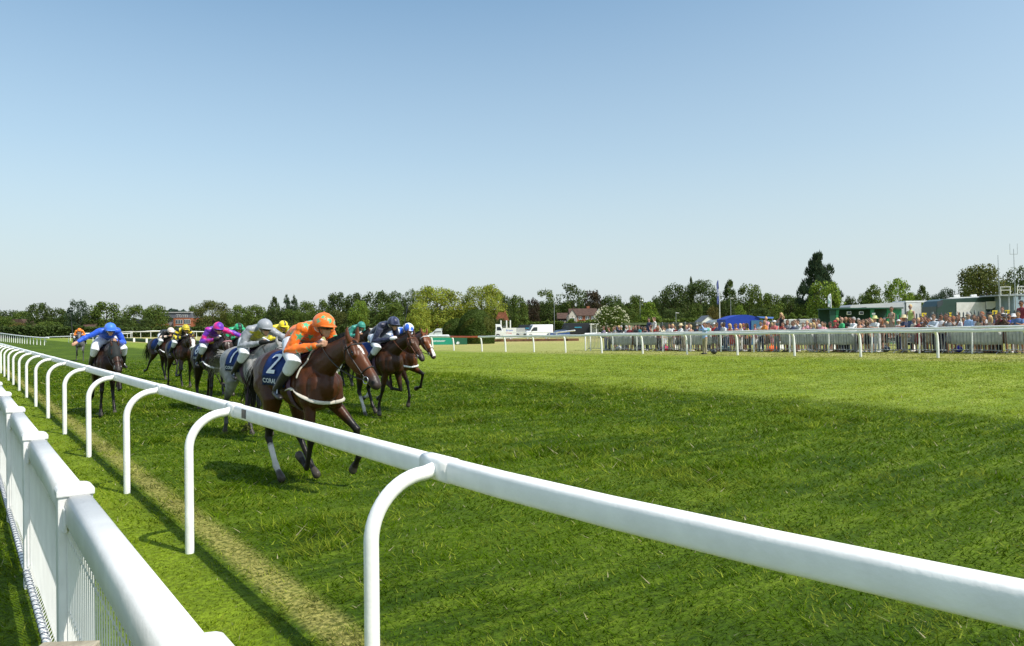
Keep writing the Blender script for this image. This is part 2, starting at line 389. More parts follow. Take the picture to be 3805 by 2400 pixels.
# ---------------------------------------------------------------- near mesh fence on the left
fe = empty('mesh_fence', (.47, 4.3, 0), label='white square-posted fence with rounded top rail and wire mesh panels in the bottom left corner', cat='fence')
off2 = Vector((-.47, -4.3, 0))
def fpart(mb, name, m_, smooth=False, bevel=0): mb.xf(Matrix.Translation(off2)); return mb.build(name, m_, fe, smooth, bevel)
fv = [-.52 + 2.4 * k for k in range(0, 19)]
D = [(-1, -1), (1, -1), (1, .1), (.93, .55), (.72, .86), (.4, 1), (-.4, 1), (-.72, .86), (-.93, .55), (-1, .1)]
for k, b in enumerate(fv):
    fpart(MB().box((.466, b + .055, .55), (.155, .105, 1.13)), 'post', WHITEFN, False, .008)
    cp = MB().tube([(.466, b - .008, 1.137), (.466, b + .118, 1.137)], [(.084, -.026)] * 2, side=(1, 0, 0), profile=D, cap=False)
    fpart(cp, 'post_cap', WHITEFN, False, .007)
    if k < len(fv) - 1:
        b0, b1 = b + .112, b + 2.40 - .004
        tr = MB().tube([(.482, b0, 1.045), (.482, (b0 + b1) / 2, 1.043), (.482, b1, 1.045)], [(.064, -.072)] * 3, side=(1, 0, 0), profile=[(-.8, -1), (.8, -1), (1, -.8), (1, .3), (.92, .7), (.7, .93), (.4, 1), (-.4, 1), (-.7, .93), (-.92, .7), (-1, .3), (-1, -.8)], cap=False)
        fpart(tr, 'top_rail', WHITEFN, True)
        for e in (b0 + .012, b1 - .012): fpart(MB().box((.417, e, 1.0), (.016, .05, .12)), 'rail_bracket', WHITEFN, False, .006)
        m = MB(); n = 38
        for i in range(n + 1):
            y = b0 + (b1 - b0) * i / n
            m.bar((.43, y, .19), (.43, y, .955), .0048)
            m.bar((.43, y, .19), (.395, y, .14), .0048); m.bar((.395, y, .14), (.43, y, .09), .0048)
        for z in (.95, .90, .55, .19, .09): m.bar((.4355, b0, z), (.4355, b1, z), .005)
        fpart(m, 'mesh_panel', WHITEM)
        q = MB().tube([(.40, b0, .14), (.40, b1, .14)], .020, n=10); fpart(q, 'bottom_roll', WHITEFN, True)
        q = MB().tube([(.40 + .023 * math.cos(t), b0 + (b1 - b0) * t / 151, .14 + .023 * math.sin(t)) for t in np.linspace(0, 151, 290)], .0028, n=4, side=(0, 1, 0), cap=False)
        fpart(q, 'wire_tie', mat('blue_grey_wire', (.12, .13, .18), .5))
wood = mat('weathered_timber', (.33, .29, .21), .85, .2, var=.35, vscale=9, bump=.5, bscale=40)
X, Y = at(265, 2.02)
t = MB().box((0, 0, 0), (.15, .07, .03), rz=R(-33)); o = t.build('timber_plank', wood, None, False, .004); o.location = (X - .02, Y, zat(265, 2412, 2.02))
pp = MB()
for dx in (-.04, .04): pp.box((dx * CP, -dx * SP, -.26 - .27), (.03, .03, .98 - .0))
pp.build('leg', wood, o, False, .003).location = (0, 0, -.02)
tag(o, 'end of a weathered grey timber plank poking into the bottom left corner', 'plank')

# ---------------------------------------------------------------- far running rail
fr = empty('running_rail', (33.2, 11, 0), label='long white rail with one orange red length across the track, before the crowd', cat='rail')
def frp(mb, name, m_, sm=True): mb.xf(Matrix.Translation((-33.2, -11, 0))); return mb.build(name, m_, fr, sm)
postv = [8.1, 11.5, 14.8, 18.2, 21.6, 25, 28.45, 31.9, 35.5, 39.1, 42.6, 46.1, 49.3, 53.5, 57, 60.5, 64, 67.5, 71]
RED = mat('orange_red_plastic', (.62, .10, .03), .4, .5)
for a, b in zip(postv[:-1], postv[1:]):
    if abs(a - 49.3) < .1: continue
    pts = [(33.2 + .012 * math.sin(x * 1.9), x, gz(33.2, x) + 1.17 + .012 * math.sin(x * 2.3)) for x in np.linspace(a, b - .02, 5)]
    frp(MB().tube(pts, [(.055, .070)] * 5, side=(1, 0, 0), profile=OV), 'rail', WHITEF)
pts = [(33.2, x, gz(33.2, x) + 1.16) for x in np.linspace(49.3, 53.48, 4)]
q = frp(MB().tube(pts, [(.055, .070)] * 4, side=(1, 0, 0), profile=OV), 'rail', RED); q['label'] = 'orange red length of rail'
for i, x in enumerate(postv):
    g = gz(33.2, x)
    pts = [(33.55, x, g - .1), (33.52, x, g + .6), (33.46, x, g + .98), (33.36, x, g + 1.12), (33.22, x, g + 1.16)]
    frp(MB().tube(pts, [(.055, .065)] * 5, n=10), 'post', WHITEF)

# ---------------------------------------------------------------- crowd rail and barriers
cr = empty('crowd_rail', (37.4, 10, 0), label='white rail the spectators lean on, standing in front of the steel barriers', cat='rail')
def crp(mb, name, m_, sm=True): mb.xf(Matrix.Translation((-37.4, -10, 0))); return mb.build(name, m_, cr, sm)
cpv = [8 + 2.35 * k for k in range(15)]
for a, b in zip(cpv[:-1], cpv[1:]):
    pts = [(37.4, x, gz(37.4, x) + 1.22 + .010 * math.sin(x)) for x in np.linspace(a, b - .015, 4)]
    crp(MB().tube(pts, [(.05, .055)] * 4, side=(1, 0, 0), profile=OV), 'rail', WHITEF)
for x in cpv:
    g = gz(37.4, x); crp(MB().tube([(37.5, x, g - .1), (37.5, x, g + .8), (37.46, x, g + 1.12), (37.41, x, g + 1.2)], .04, n=8), 'post', WHITEF)
# return piece at the far left end of the enclosure
fr2 = empty('corner_rail', (38, 42, 0), label='short white rail turning away at the far left end of the spectators', cat='rail')
m = MB(); m.tube([(0, 0, 1.28), (4, 1.5, 1.3), (9, 3, 1.3)], .07, n=8); m.build('rail', WHITEF, fr2, True)
for x, y in ((0, 0), (4, 1.5), (9, 3)): MB().tube([(x, y, -.1), (x, y, 1.28)], .05, n=8).build('post', WHITEF, fr2, True)
BAN = mat('grey_white_banner', (.52, .53, .52), .8, .2, var=.2, vscale=3, bump=.4, bscale=5)
def barrier(banner):
    root = empty('crowd_barrier')
    m = MB(); L = 2.2
    m.tube([(0, 0, .15), (0, 0, 1.02), (0, .06, 1.1), (0, L - .06, 1.1), (0, L, 1.02), (0, L, .15), (0, 0, .15)], .021, n=6, side=(1, 0, 0), cap=False)
    a = m.build('frame', GALV, root, True)
    m = MB()
    for k in range(1, 15): m.bar((0, L * k / 15, .15), (0, L * k / 15, 1.1), .024)
    b = m.build('bars', GALV, root)
    m = MB()
    for y in (.15, L - .15): m.tube([(-.28, y, .02), (-.05, y, .12), (.05, y, .12), (.28, y, .02)], .018, n=5)
    c = m.build('feet', GALV, root); reg(root, a, b, c)
    if banner:
        m = MB(); n = 16; P_ = []
        for i in range(n + 1):
            for j in range(4): P_.append((.05 + .02 * math.sin(i * 1.3 + j) , .04 + (L - .08) * i / n, .40 + .63 * j / 3 + .012 * math.sin(i * .9)))
        m.add(P_, [(i * 4 + j, i * 4 + j + 1, i * 4 + j + 5, i * 4 + j + 4) for i in range(n) for j in range(3)])
        d = m.build('banner', BAN, root, True); sdm = d.modifiers.new('t', 'SOLIDIFY'); sdm.thickness = .006; reg(root, d)
    return root
bp_, bb_ = None, None
GAPN = ['first', 'second', 'third', 'fourth', 'fifth', 'sixth', 'seventh', 'eighth', 'ninth', 'tenth', 'eleventh']
def gapname(v, what='of the far rail'):
    k = sum(1 for x in postv if x < v) - 1     # counted from the right of the photo
    k = max(0, min(10, k))
    return 'between the %s and %s posts from the right %s' % (GAPN[max(k - 1, 0)], GAPN[max(k, 1)], what)
ban = {1: 1, 4: 1, 6: 1, 8: 1, 10: 1, 13: 1, 15: 1, 0: 1, 2: 0}
cnt = {}
for k in range(14):
    v = 9.3 + 2.3 * k
    bn = k in (1, 2, 5, 6, 9, 11, 12, 14)
    if bn:
        if bb_ is None: o = bb_ = barrier(True)
        else: o = copy_tree(bb_)
    else:
        if bp_ is None: o = bp_ = barrier(False)
        else: o = copy_tree(bp_)
    o.location = (37.75, v, gz(37.75, v)); o.rotation_euler = (0, R(-3), R(random.uniform(-2, 2)))
    tag(o, ('steel crowd barrier hung with a grey white banner, ' if bn else 'bare steel crowd barrier with upright bars, ') + '%s from the right of the picture' % (GAPN + ['twelfth', 'thirteenth', 'fourteenth', 'fifteenth', 'sixteenth'])[k], 'barrier', 'crowd barriers along the far side of the track')

# ---------------------------------------------------------------- generic rail from photo columns
def rail_px(name, label, pts, r, postdx=None, m_=WHITEF, posts=True, cat='rail', g0=None, pr=None):
    P_ = []
    for px, py, Z in pts:
        x, y = at(px, Z); P_.append(Vector((x, y, zat(px, py, Z))))
    root = empty(name, (P_[0].x, P_[0].y, 0), label=label, cat=cat); o = Vector((P_[0].x, P_[0].y, 0))
    MB().tube([p - o for p in P_], [(r, r)] * len(P_), n=8, side=(1, 0, 0)).build('rail', m_, root, True)
    if posts:
        for a, b in zip(P_[:-1], P_[1:]):
            n = max(1, round((b - a).length / (postdx or 3)))
            for k in range(n):
                p = a.lerp(b, k / n) - o; g = gz(p.x + o.x, p.y + o.y)
                MB().bar((p.x, p.y, g - .2), (p.x, p.y, p.z), pr or r * .8).build('post', m_, root)
    return root
rail_px('curved_rail', 'broad white rail curving away over the turf at the far left edge', [(-60, 1236, 170), (0, 1238, 150), (50, 1245, 130), (100, 1251, 115), (150, 1255, 105), (180, 1256, 100)], .10, 3.5)
rail_px('white_rail', 'white rail just above the low dark hedge, behind the far orange jockey', [(170, 1253, 130), (255, 1250, 125), (345, 1248, 121), (430, 1243, 130), (492, 1237, 145)], .085, 6)
rail_px('white_rail', 'double white rail on the dry grass running to the red brick flats', [(262, 1241, 150), (345, 1238, 150), (420, 1236, 152), (490, 1231, 160), (560, 1230, 160), (640, 1229, 165), (730, 1232, 165), (850, 1234, 165)], .10, 5)
rail_px('white_rail', 'white rail with close posts in front of the red brick flats', [(485, 1233, 175), (560, 1232, 175), (640, 1230, 178), (760, 1233, 180), (850, 1236, 180)], .09, 2.5)
# hedge along the far side, left
LEAFY = mat('clipped_hedge', (.030, .065, .016), .8, .2, var=.5, vscale=1.6, bump=1, bscale=5)
def hedge_strip(a, b, w, h, n=160):
    m = MB(); a = Vector(a); b = Vector(b); d = (b - a).normalized(); s_ = Vector((d.y, -d.x, 0)); vs = []
    prof = [(-1, 0), (-1.05, .5), (-.9, .92), (-.4, 1.02), (.4, 1.02), (.9, .92), (1.05, .5), (1, 0)]
    for i in range(n + 1):
        p = a.lerp(b, i / n)
        for k, (x, z) in enumerate(prof):
            j = 1 + .12 * mnoise.noise(Vector((p.x * .8, p.y * .8, k * 1.7)))
            vs.append(p - a + s_ * x * w / 2 * j + Vector((0, 0, z * h * j)))
    m.add(vs, [(i * 8 + k, i * 8 + k + 1, i * 8 + k + 9, i * 8 + k + 8) for i in range(n) for k in range(7)])
    return m
hd = hedge_strip((24.4, 84, -.1), (26.8, 330, -.1), .9, .62).build('low_hedge', LEAFY, None, True); hd.location = (24.4, 84, -.1)
tag(hd, 'long low dark clipped hedge along the far side of the track behind the horses', 'hedge')
pmark = None
for px in (186, 209, 456, 500, 547, 598, 650, 703, 748, 800):
    t_ = (px - 1902.5) / FPX
    v = on_u(px, 24.0)
    if pmark is None:
        pmark = MB().box((0, 0, .33), (.3, .22, .72)).build('marker_post', WHITEF, None, False, .03); o = pmark
    else: o = pmark.copy(); COL.objects.link(o)
    o.location = (23.9, v, -.08)
    tag(o, 'small white post against the low dark hedge, ' + {186: 'farthest left', 209: 'second from the left', 456: 'under the blue jockey', 500: 'just right of the blue jockey', 547: 'nearest left of the black jockey', 598: 'behind the black jockey', 650: 'behind the bee striped jockey', 703: 'right of the bee striped jockey', 748: 'just left of the pink jockey', 800: 'behind the pink jockey'}[px], 'post', 'white posts along the low hedge')
# ---------------------------------------------------------------- organic builder
class Skel:
    def __init__(s): s.mb = MB(); s.tags = []; s.pts = []; s.ts = []; s.rs = []
    def chain(s, name, pts, rad, side=(0, 1, 0), n=14):
        rad = [r if isinstance(r, tuple) else (r, r) for r in rad]
        s.mb.tube(pts, rad, n=n, side=side)
        L = [0]
        for a, b in zip(pts[:-1], pts[1:]): L.append(L[-1] + (Vector(b) - Vector(a)).length)
        T = L[-1] or 1
        for i in range(len(pts) - 1 if len(pts) > 1 else 1):
            a, b = Vector(pts[i]), Vector(pts[min(i + 1, len(pts) - 1)])
            m = max(2, int((b - a).length / .03))
            for k in range(m + 1):
                f = k / m; p = a.lerp(b, f); j = min(i + 1, len(pts) - 1)
                s.pts.append(tuple(p)); s.ts.append((L[i] + (L[j] - L[i]) * f) / T); s.tags.append(name)
                s.rs.append((rad[i][0] + rad[i][1]) / 2 * (1 - f) + (rad[j][0] + rad[j][1]) / 2 * f)
    def ball(s, name, c, r): # ellipsoid
        rx, ry, rz = r if isinstance(r, tuple) else (r, r, r)
        pts = [(c[0] + rx * math.sin(R(t)), c[1], c[2]) for t in (-70, -35, 0, 35, 70)]
        s.chain(name, pts, [(ry * math.cos(R(t)), rz * math.cos(R(t))) for t in (-70, -35, 0, 35, 70)])
    def near(s, P):
        Q = np.array(s.pts, np.float32); rs = np.array(s.rs, np.float32); out = np.empty(len(P), np.int64)
        for i in range(0, len(P), 4000):
            d = np.linalg.norm(P[i:i + 4000, None] - Q[None], axis=2) / rs[None] ; out[i:i + 4000] = d.argmin(1)
        return np.array(s.tags)[out], np.array(s.ts)[out]
def ease(x, a, b):
    t = np.clip((x - a) / (b - a), 0, 1); return t * t * (3 - 2 * t)
COAT = mat('horse_coat', rough=.40, spec=.28, src='attr', var=.25, vscale=7, bump=.45, bscale=10)
HAIRM = mat('horse_hair', rough=.5, spec=.4, src='obj', var=.25, vscale=20)
LEATHER = mat('tan_leather', (.20, .065, .02), .45, .5, var=.2, vscale=20)
NAVY = mat('navy_cloth', (.008, .028, .13), .75, .2, var=.15, vscale=10, bump=.2, bscale=25)
NAVYD = mat('dark_navy_cloth', (.006, .02, .062), .75, .2, var=.15, vscale=10)
LETW = mat('white_lettering', (.75, .77, .78), .7, .2, var=.04)
CREAM = mat('cream_webbing', (.55, .51, .43), .7, .2, var=.15, vscale=12)

def fold(E, segs, y=0):
    P = [Vector(E)]; ys = y if isinstance(y, (list, tuple)) else [y] * 9
    for (L, a), q in zip(segs, ys): P.append(P[-1] + Vector((L * math.sin(R(a)), q * L, -L * math.cos(R(a)))))
    return P
def leg_path(E, lens, ang, y):
    K = fold(E, list(zip(lens, ang)), y); return K
POSES = { # LF, RF, LH, RH: (upper, cannon, pastern)
 'A': dict(LF=(44, -2, -36), RF=(10, -14, -128), LH=(4, 40, 52), RH=(-13, 34, 50), spL=(.34, .10, -.05, -.05)),
 'B': dict(LF=(12, -92, -120), RF=(-14, -20, 8), LH=(-30, 22, 40), RH=(-8, 30, 20)),
 'C': dict(LF=(70, -22, -75), RF=(40, 18, -12), LH=(-50, -10, -55), RH=(-42, -25, -70)),
 'D': dict(LF=(30, -80, -120), RF=(2, -4, 12), LH=(-8, 24, 30), RH=(-52, -36, -78)),
 'E': dict(LF=(-10, -18, 10), RF=(32, -50, -90), LH=(-20, 15, 30), RH=(-38, 4, -20)),
 'F': dict(LF=(40, -70, -100), RF=(10, 4, 14), LH=(-46, -20, -60), RH=(-18, 20, 30)),
}
def horse_skel(pose, neck=0, hp=52, yaw=0, vs=.012, scale=1):
    k = Skel(); P = POSES[pose]
    tor = [(-1.22, 1.27, .13, .17), (-1.08, 1.31, .235, .26), (-.82, 1.335, .275, .285), (-.50, 1.29, .265, .285), (-.20, 1.235, .285, .325), (.06, 1.22, .265, .34), (.26, 1.21, .225, .30), (.40, 1.19, .15, .20)]
    k.chain('torso', [(x, 0, z) for x, z, a, b in tor], [(a, b) for x, z, a, b in tor], n=20)
    k.chain('torso', [(-.35, 0, 1.45), (-.05, 0, 1.50), (.2, 0, 1.47)], [.07, .085, .08])
    k.chain('torso', [(-.95, 0, 1.50), (-.6, 0, 1.50)], [.10, .10])
    for y in (-1, 1):
        k.chain('torso', [(.36, y * .10, 1.25), (.38, y * .11, 1.05)], [.115, .105])      # breast
        k.chain('torso', [(.05, y * .16, 1.42), (.2, y * .19, 1.2), (.26, y * .17, 1.02)], [(.06, .12), (.085, .15), (.075, .11)])   # shoulder
        k.chain('torso', [(-.98, y * .12, 1.40), (-.86, y * .17, 1.2), (-.68, y * .17, 1.0)], [(.12, .18), (.13, .22), (.09, .17)])  # haunch
    neck_p = [(.10, 0, 1.34), (.32, 0, 1.45), (.54, 0, 1.575 + neck * .4), (.74, 0, 1.68 + neck * .8), (.90, 0, 1.755 + neck)]
    k.chain('neck', neck_p, [(.155, .25), (.125, .215), (.092, .170), (.078, .135), (.075, .115)])
    h0 = Vector((.93, 0, 1.765 + neck)); ry = Matrix.Rotation(R(yaw), 3, 'Z')
    hd_ = ry @ Vector((math.cos(R(hp)), 0, -math.sin(R(hp)))); hs = ry @ Vector((0, 1, 0)); hu = hd_.cross(hs)
    H = lambda s, l=0, u=0: h0 + hd_ * s + hs * l + hu * u
    prof = [(-.02, -.01, .066, .075), (.07, -.015, .083, .10), (.16, -.035, .086, .125), (.25, -.03, .074, .115), (.35, -.012, .058, .088), (.44, 0, .050, .070), (.52, 0, .054, .066), (.59, -.004, .050, .052)]
    k.chain('head', [H(s, 0, u) for s, u, a, b in prof], [(a * 1.18, b * 1.07) for s, u, a, b in prof], side=hs)
    for l in (-1, 1):
        k.chain('head', [H(.10, l * .062, .058), H(.19, l * .080, .042)], [.034, .032], side=hs)
        k.chain('head', [H(.545, l * .036, .018), H(.59, l * .034, .01)], [.028, .024], side=hs)
        e0 = H(.01, l * .060, .06)
        k.chain('ear', [e0, e0 + Vector((-.015, 0, .06)) + hs * l * .014, e0 + Vector((-.02, 0, .12)) + hs * l * .018, e0 + Vector((-.008, 0, .155)) + hs * l * .012], [(.022, .03), (.026, .034), (.019, .024), (.008, .01)], side=hs)
    k.chain('head', [H(.60, 0, -.03), H(.52, 0, -.055)], [.026, .028], side=hs)
    for nm, y in (('LF', 1), ('RF', -1)):
        E = (.27, y * .15, 1.0); sp = P['spL'] if (nm == 'LF' and 'spL' in P) else y * .05
        a = P[nm]; K = leg_path(E, (.42, .325, .13, .08), (a[0], a[1], a[2], a[2]), sp)
        m1 = K[0].lerp(K[1], .5); m2 = K[1].lerp(K[2], .22); m3 = K[1].lerp(K[2], .8)
        top = K[0].lerp(K[1], -.25)
        k.chain(nm, [top, K[0], m1, K[0].lerp(K[1], .85), K[1], m2, m3, K[2], K[2].lerp(K[3], .55), K[3], K[4]],
                [(.085, .12), (.076, .098), (.054, .066), (.042, .047), (.046, .050), (.032, .035), (.028, .032), (.037, .041), (.031, .033), (.041, .045), (.050, .058)])
    for nm, y in (('LH', 1), ('RH', -1)):
        E = (-.66, y * .165, .98); sp = y * .02
        a = P[nm]; K = leg_path(E, (.47, .40, .13, .075), (a[0], a[1], a[2], a[2]), sp)
        top = Vector((-.80, y * .15, 1.18))
        k.chain(nm, [top, K[0], K[0].lerp(K[1], .4), K[0].lerp(K[1], .85), K[1], K[1].lerp(K[2], .2), K[1].lerp(K[2], .8), K[2], K[2].lerp(K[3], .55), K[3], K[4]],
                [(.14, .21), (.115, .15), (.08, .10), (.046, .058), (.046, .062), (.036, .042), (.032, .036), (.041, .045), (.033, .036), (.042, .046), (.05, .058)])
    return k, H, hd_, hs, hu
def cast(bv, o, d, off, dist=3):
    h = bv.ray_cast(Vector(o), Vector(d), dist)
    if h[0] is None: return Vector(o) + Vector(d) * dist * .9, Vector(d) * -1
    return h[0] - Vector(d) * off, h[1]
def wrap(bv, x, phi, off, zc=1.25):
    o = Vector((x, .9 * math.sin(phi), zc + .9 * math.cos(phi))); d = (Vector((x, 0, zc)) - o).normalized()
    return cast(bv, o, d, off)[0]
def ring(bv, c, ax, r0=.4, off=.006, n=28, a0=0, a1=2 * math.pi):
    ax = ax.normalized(); s1 = ax.cross(Vector((0, 0, 1)));
    if s1.length < .1: s1 = Vector((0, 1, 0))
    s1.normalize(); s2 = ax.cross(s1); out = []
    for i in range(n + 1):
        t = a0 + (a1 - a0) * i / n; d = s1 * math.cos(t) + s2 * math.sin(t)
        out.append(cast(bv, c + d * r0, -d, off, r0)[0])
    return out
def horse(label, hx, Z, rot=0, pose='A', coat=(.2, .06, .02), pts_=(.009, .007, .006), neck=0, hp=52, yaw=0, vs=.012, socks=(), blaze=None,
          num=None, word=None, cloth=True, roll=None, hood=False, hair=(.012, .009, .008), tail='fly', breast=None, grey=False, brow=None, rein=(.02, .015, .012), band=True, lift=0, sc=1, saddle_col=None, neckstrap=True):
    x, y = at(hx, Z); ang = R(-90 + rot); fw = Vector((math.cos(ang), math.sin(ang), 0))
    loc = Vector((x, y, 0)) - fw * .36 * sc; loc.z = gz(loc.x, loc.y) + lift
    root = empty('race_horse', loc, ang, label=label, cat='horse', group='horses racing up the track'); root.scale = (sc,) * 3
    k, H, hd_, hs, hu = horse_skel(pose, neck, hp, yaw)
    me = voxel(k.mb, vs, 4 if vs < .015 else 3)
    V = verts_np(me); tg, t = k.near(V); N = len(V)
    c = np.tile(np.array(coat, np.float32), (N, 1)); dk = np.array(pts_, np.float32)
    nz = vn(V[:, 0] * 9 + V[:, 1] * 4 + 50, V[:, 2] * 9 + V[:, 1] * 5 + 50, 4)
    if grey:
        nn = vn(V[:, 0] * 16 + V[:, 1] * 9 + 50, V[:, 2] * 16 + 50, 6); c *= (.75 + .5 * nn)[:, None]
    bel = ease(V[:, 2], 1.1, .9)[:, None] * np.isin(tg, ['torso'])[:, None]
    for nm in ('LF', 'RF', 'LH', 'RH'):
        m = tg == nm; f = ease(t[m] + (nz[m] - .5) * .1, .26, .46)[:, None]; c[m] = c[m] * (1 - f) + dk * f
        if nm in socks:
            f = (ease(t[m] + (nz[m] - .5) * .1, .62, .66) * (1 - ease(t[m], .90, .93)))[:, None]; c[m] = c[m] * (1 - f) + np.array((.55, .52, .48)) * f
        f = ease(t[m], .925, .94)[:, None]; c[m] = c[m] * (1 - f) + np.array((.06, .05, .04)) * f
    if not grey: f = np.isin(tg, ['head', 'ear'])[:, None]; c = c * (1 + .7 * f)  # sunlit face: its brightness is put into the head's coat colour
    P = V - np.array(H(0)); s = P @ np.array(hd_); l = P @ np.array(hs); u = P @ np.array(hu)
    m = np.isin(tg, ['head', 'ear'])
    f = (ease(s, .43, .56) * m)[:, None] * (.9 if not grey else .7); c = c * (1 - f) + np.array((.035, .028, .026)) * f
    for q in (-1, 1):   # nostrils and eyes
        d = np.sqrt(((s - .575) / .022) ** 2 + ((l - q * .056) / .022) ** 2 + ((u - .022) / .024) ** 2); f = (1 - ease(d, .7, 1.2))[:, None] * m[:, None]; c = c * (1 - f) + .003 * f
        d = np.sqrt(((s - .165) / .034) ** 2 + ((l - q * .108) / .03) ** 2 + ((u - .045) / .022) ** 2); f = (1 - ease(d, .7, 1.3))[:, None] * m[:, None]; c = c * (1 - f) + .012 * f
    if blaze:
        s0, s1, w0, w1 = blaze; wd = w0 + (w1 - w0) * np.clip((s - s0) / (s1 - s0), 0, 1); wd = wd * (1 - .6 * ease(abs((s - s0) / (s1 - s0) * 2 - 1), .6, 1)) if s1 < .3 else wd
        f = ((s > s0) & (s < s1) & (abs(l + .004 * np.sin(s * 30)) < wd) & (u > .0) & m).astype(float)[:, None] * .92; c = c * (1 - f) + np.array((.72, .68, .63)) * f
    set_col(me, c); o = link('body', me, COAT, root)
    bv = BVHTree.FromPolygons([tuple(v) for v in V], [tuple(p.vertices) for p in me.polygons])
    ey = MB()
    for q in (-1, 1):
        e = cast(bv, H(.165, q * .3, .045), -hs * q, -.006)[0]; ey.lathe([(.001, -.016), (.011, -.012), (.016, 0), (.011, .012), (.001, .016)], 10, e)
    ey.build('eyes', mat('glossy_eye', (.01, .007, .005), .05, .8), root, True)
    # mane
    m = MB(); rnd = random.Random(int(hx))
    for i in range(230):
        f = rnd.random(); 
        if f > .93: continue
        xx = .10 + .80 * f; zz = 1.53 + .34 * f + neck * f
        p, nn_ = cast(bv, (xx, rnd.uniform(-.012, .012), zz + .5), (0, 0, -1), -.01)
        L = rnd.uniform(.06, .14); sd_ = rnd.choice((-1, 1, 1)) * rnd.uniform(.2, 1)
        q1 = p + Vector((-.035, sd_ * .02, .05)); q2 = p + Vector((-L * .8, sd_ * L * .45, .015 * rnd.random()))
        wv = Vector((.008, .004, 0)); n0 = len(m.V); m.V += [tuple(p - wv), tuple(p + wv), tuple(q1 + wv * .8), tuple(q1 - wv * .8), tuple(q2)]
        m.F += [(n0, n0 + 1, n0 + 2, n0 + 3), (n0 + 3, n0 + 2, n0 + 4)]
    for i in range(14):   # forelock
        p = H(rnd.uniform(0, .03), rnd.uniform(-.02, .02), .075); q2 = p + hd_ * rnd.uniform(.05, .10) + hs * rnd.uniform(-.03, .03) + hu * .02
        w_ = hs * .006; n0 = len(m.V); m.V += [tuple(p - w_), tuple(p + w_), tuple(q2)]; m.F += [(n0, n0 + 1, n0 + 2)]
    mo = m.build('mane', HAIRM, root); mo.color = (*hair, 1)
    # tail
    m = MB()
    for i in range(190):
        th = rnd.random() * 6.28; r_ = rnd.random() ** .5; L = rnd.uniform(.45, .78)
        p0 = Vector((-1.27, r_ * .035 * math.cos(th), 1.40 + r_ * .035 * math.sin(th)))
        if tail == 'fly': dr = [(-.14, .05), (-.32, .03), (-.5, -.10), (-.62, -.26)]
        else: dr = [(-.10, .02), (-.2, -.12), (-.27, -.34), (-.30, -.58)]
        pv = p0; wv = Vector((0, .006, .004)); n0 = len(m.V); m.V += [tuple(p0 - wv), tuple(p0 + wv)]
        sx_, sz_ = rnd.gauss(0, .05), rnd.gauss(0, .06)
        for j, (a, b) in enumerate(dr):
            f = (j + 1) / 4; q = p0 + Vector((a * L / .65 , (r_ * math.cos(th) * .10 + sx_) * f * 1.2, b * L / .65 + (r_ * math.sin(th) * .08 + sz_) * f))
            ww = wv * (1 - .7 * f); m.V += [tuple(q - ww), tuple(q + ww)]; b0 = n0 + 2 * j; m.F.append((b0, b0 + 1, b0 + 3, b0 + 2))
    mo = m.build('tail', HAIRM, root); mo.color = (*((.30, .28, .24) if grey else hair), 1)
    # saddle cloth with number
    if cloth:
        def grid(x0, x1, f0, f1, nx, nf, off, low=0):
            m = MB(); g = [[wrap(bv, x0 + (x1 - x0) * i / nx, f0 + (f1 - f0) * j / nf, off + .004 * math.sin(i * 1.1 + j * .7)) for j in range(nf + 1)] for i in range(nx + 1)]
            vs_ = [p for r_ in g for p in r_]; w_ = nf + 1
            m.add(vs_, [(i * w_ + j, i * w_ + j + 1, (i + 1) * w_ + j + 1, (i + 1) * w_ + j) for i in range(nx) for j in range(nf)]); return m
        sc_ = grid(-.68, -.08, R(-88), R(88), 14, 34, .012).build('saddle_cloth', NAVY, root, True)
        mm = sc_.modifiers.new('t', 'SOLIDIFY'); mm.thickness = .008
        for q in (-1, 1):
            if hx > 0:
                b_ = grid(-.69, -.07, R(78) * q, R(103) * q, 14, 7, .020).build('cloth_band', NAVYD, sc_, True)
                mm = b_.modifiers.new('t', 'SOLIDIFY'); mm.thickness = .006
        def put(txt, size, cx, cphi, name, sidee, par, stretch=1, off=.034):
            tm = text_mesh(txt, size); Vt = verts_np(tm)
            for i, v in enumerate(Vt):
                xx = cx + (v[0] * stretch if sidee < 0 else -v[0] * stretch); ph = sidee * (cphi - v[1] / .33)
                p = wrap(bv, xx, ph, off); tm.vertices[i].co = p
            tm.materials.append(LETW); return link(name, tm, None, par)
        if num:
            for q in (-1, 1): put(num, .40, -.44, R(52), 'number', q, sc_, 1.25)
        if word:
            for q in (-1, 1): put(word, .085, -.44, R(91), 'lettering', q, sc_, 1.5, .036)
    # saddle, pad, girth, stirrups
    m = Skel(); m.chain('s', [(-.40, 0, 1.615), (-.2, 0, 1.60), (0, 0, 1.60), (.06, 0, 1.63)], [(.12, .03), (.13, .03), (.10, .035), (.05, .03)])
    for q in (-1, 1): m.chain('s', [(-.12, q * .12, 1.58), (-.06, q * .24, 1.44), (-.02, q * .29, 1.28)], [(.02, .12), (.02, .13), (.015, .09)], side=(0, 1, 0))
    sa = link('saddle', voxel(m.mb, .014, 2), mat('saddle_' + ('y' if saddle_col else 'k'), saddle_col or (.018, .014, .013), .4), root)
    m = MB(); P_ = ring(bv, Vector((0, 0, 1.22)), Vector((1, 0, 0)), .8, .012, 34)
    for a, b in zip(P_[:-1], P_[1:]):
        w_ = Vector((.05, 0, 0)); n0 = len(m.V); m.V += [tuple(a - w_), tuple(a + w_), tuple(b + w_), tuple(b - w_)]; m.F.append((n0, n0 + 1, n0 + 2, n0 + 3))
    m.build('girth', mat('girth_web', (.10, .05, .09), .8), root, True)
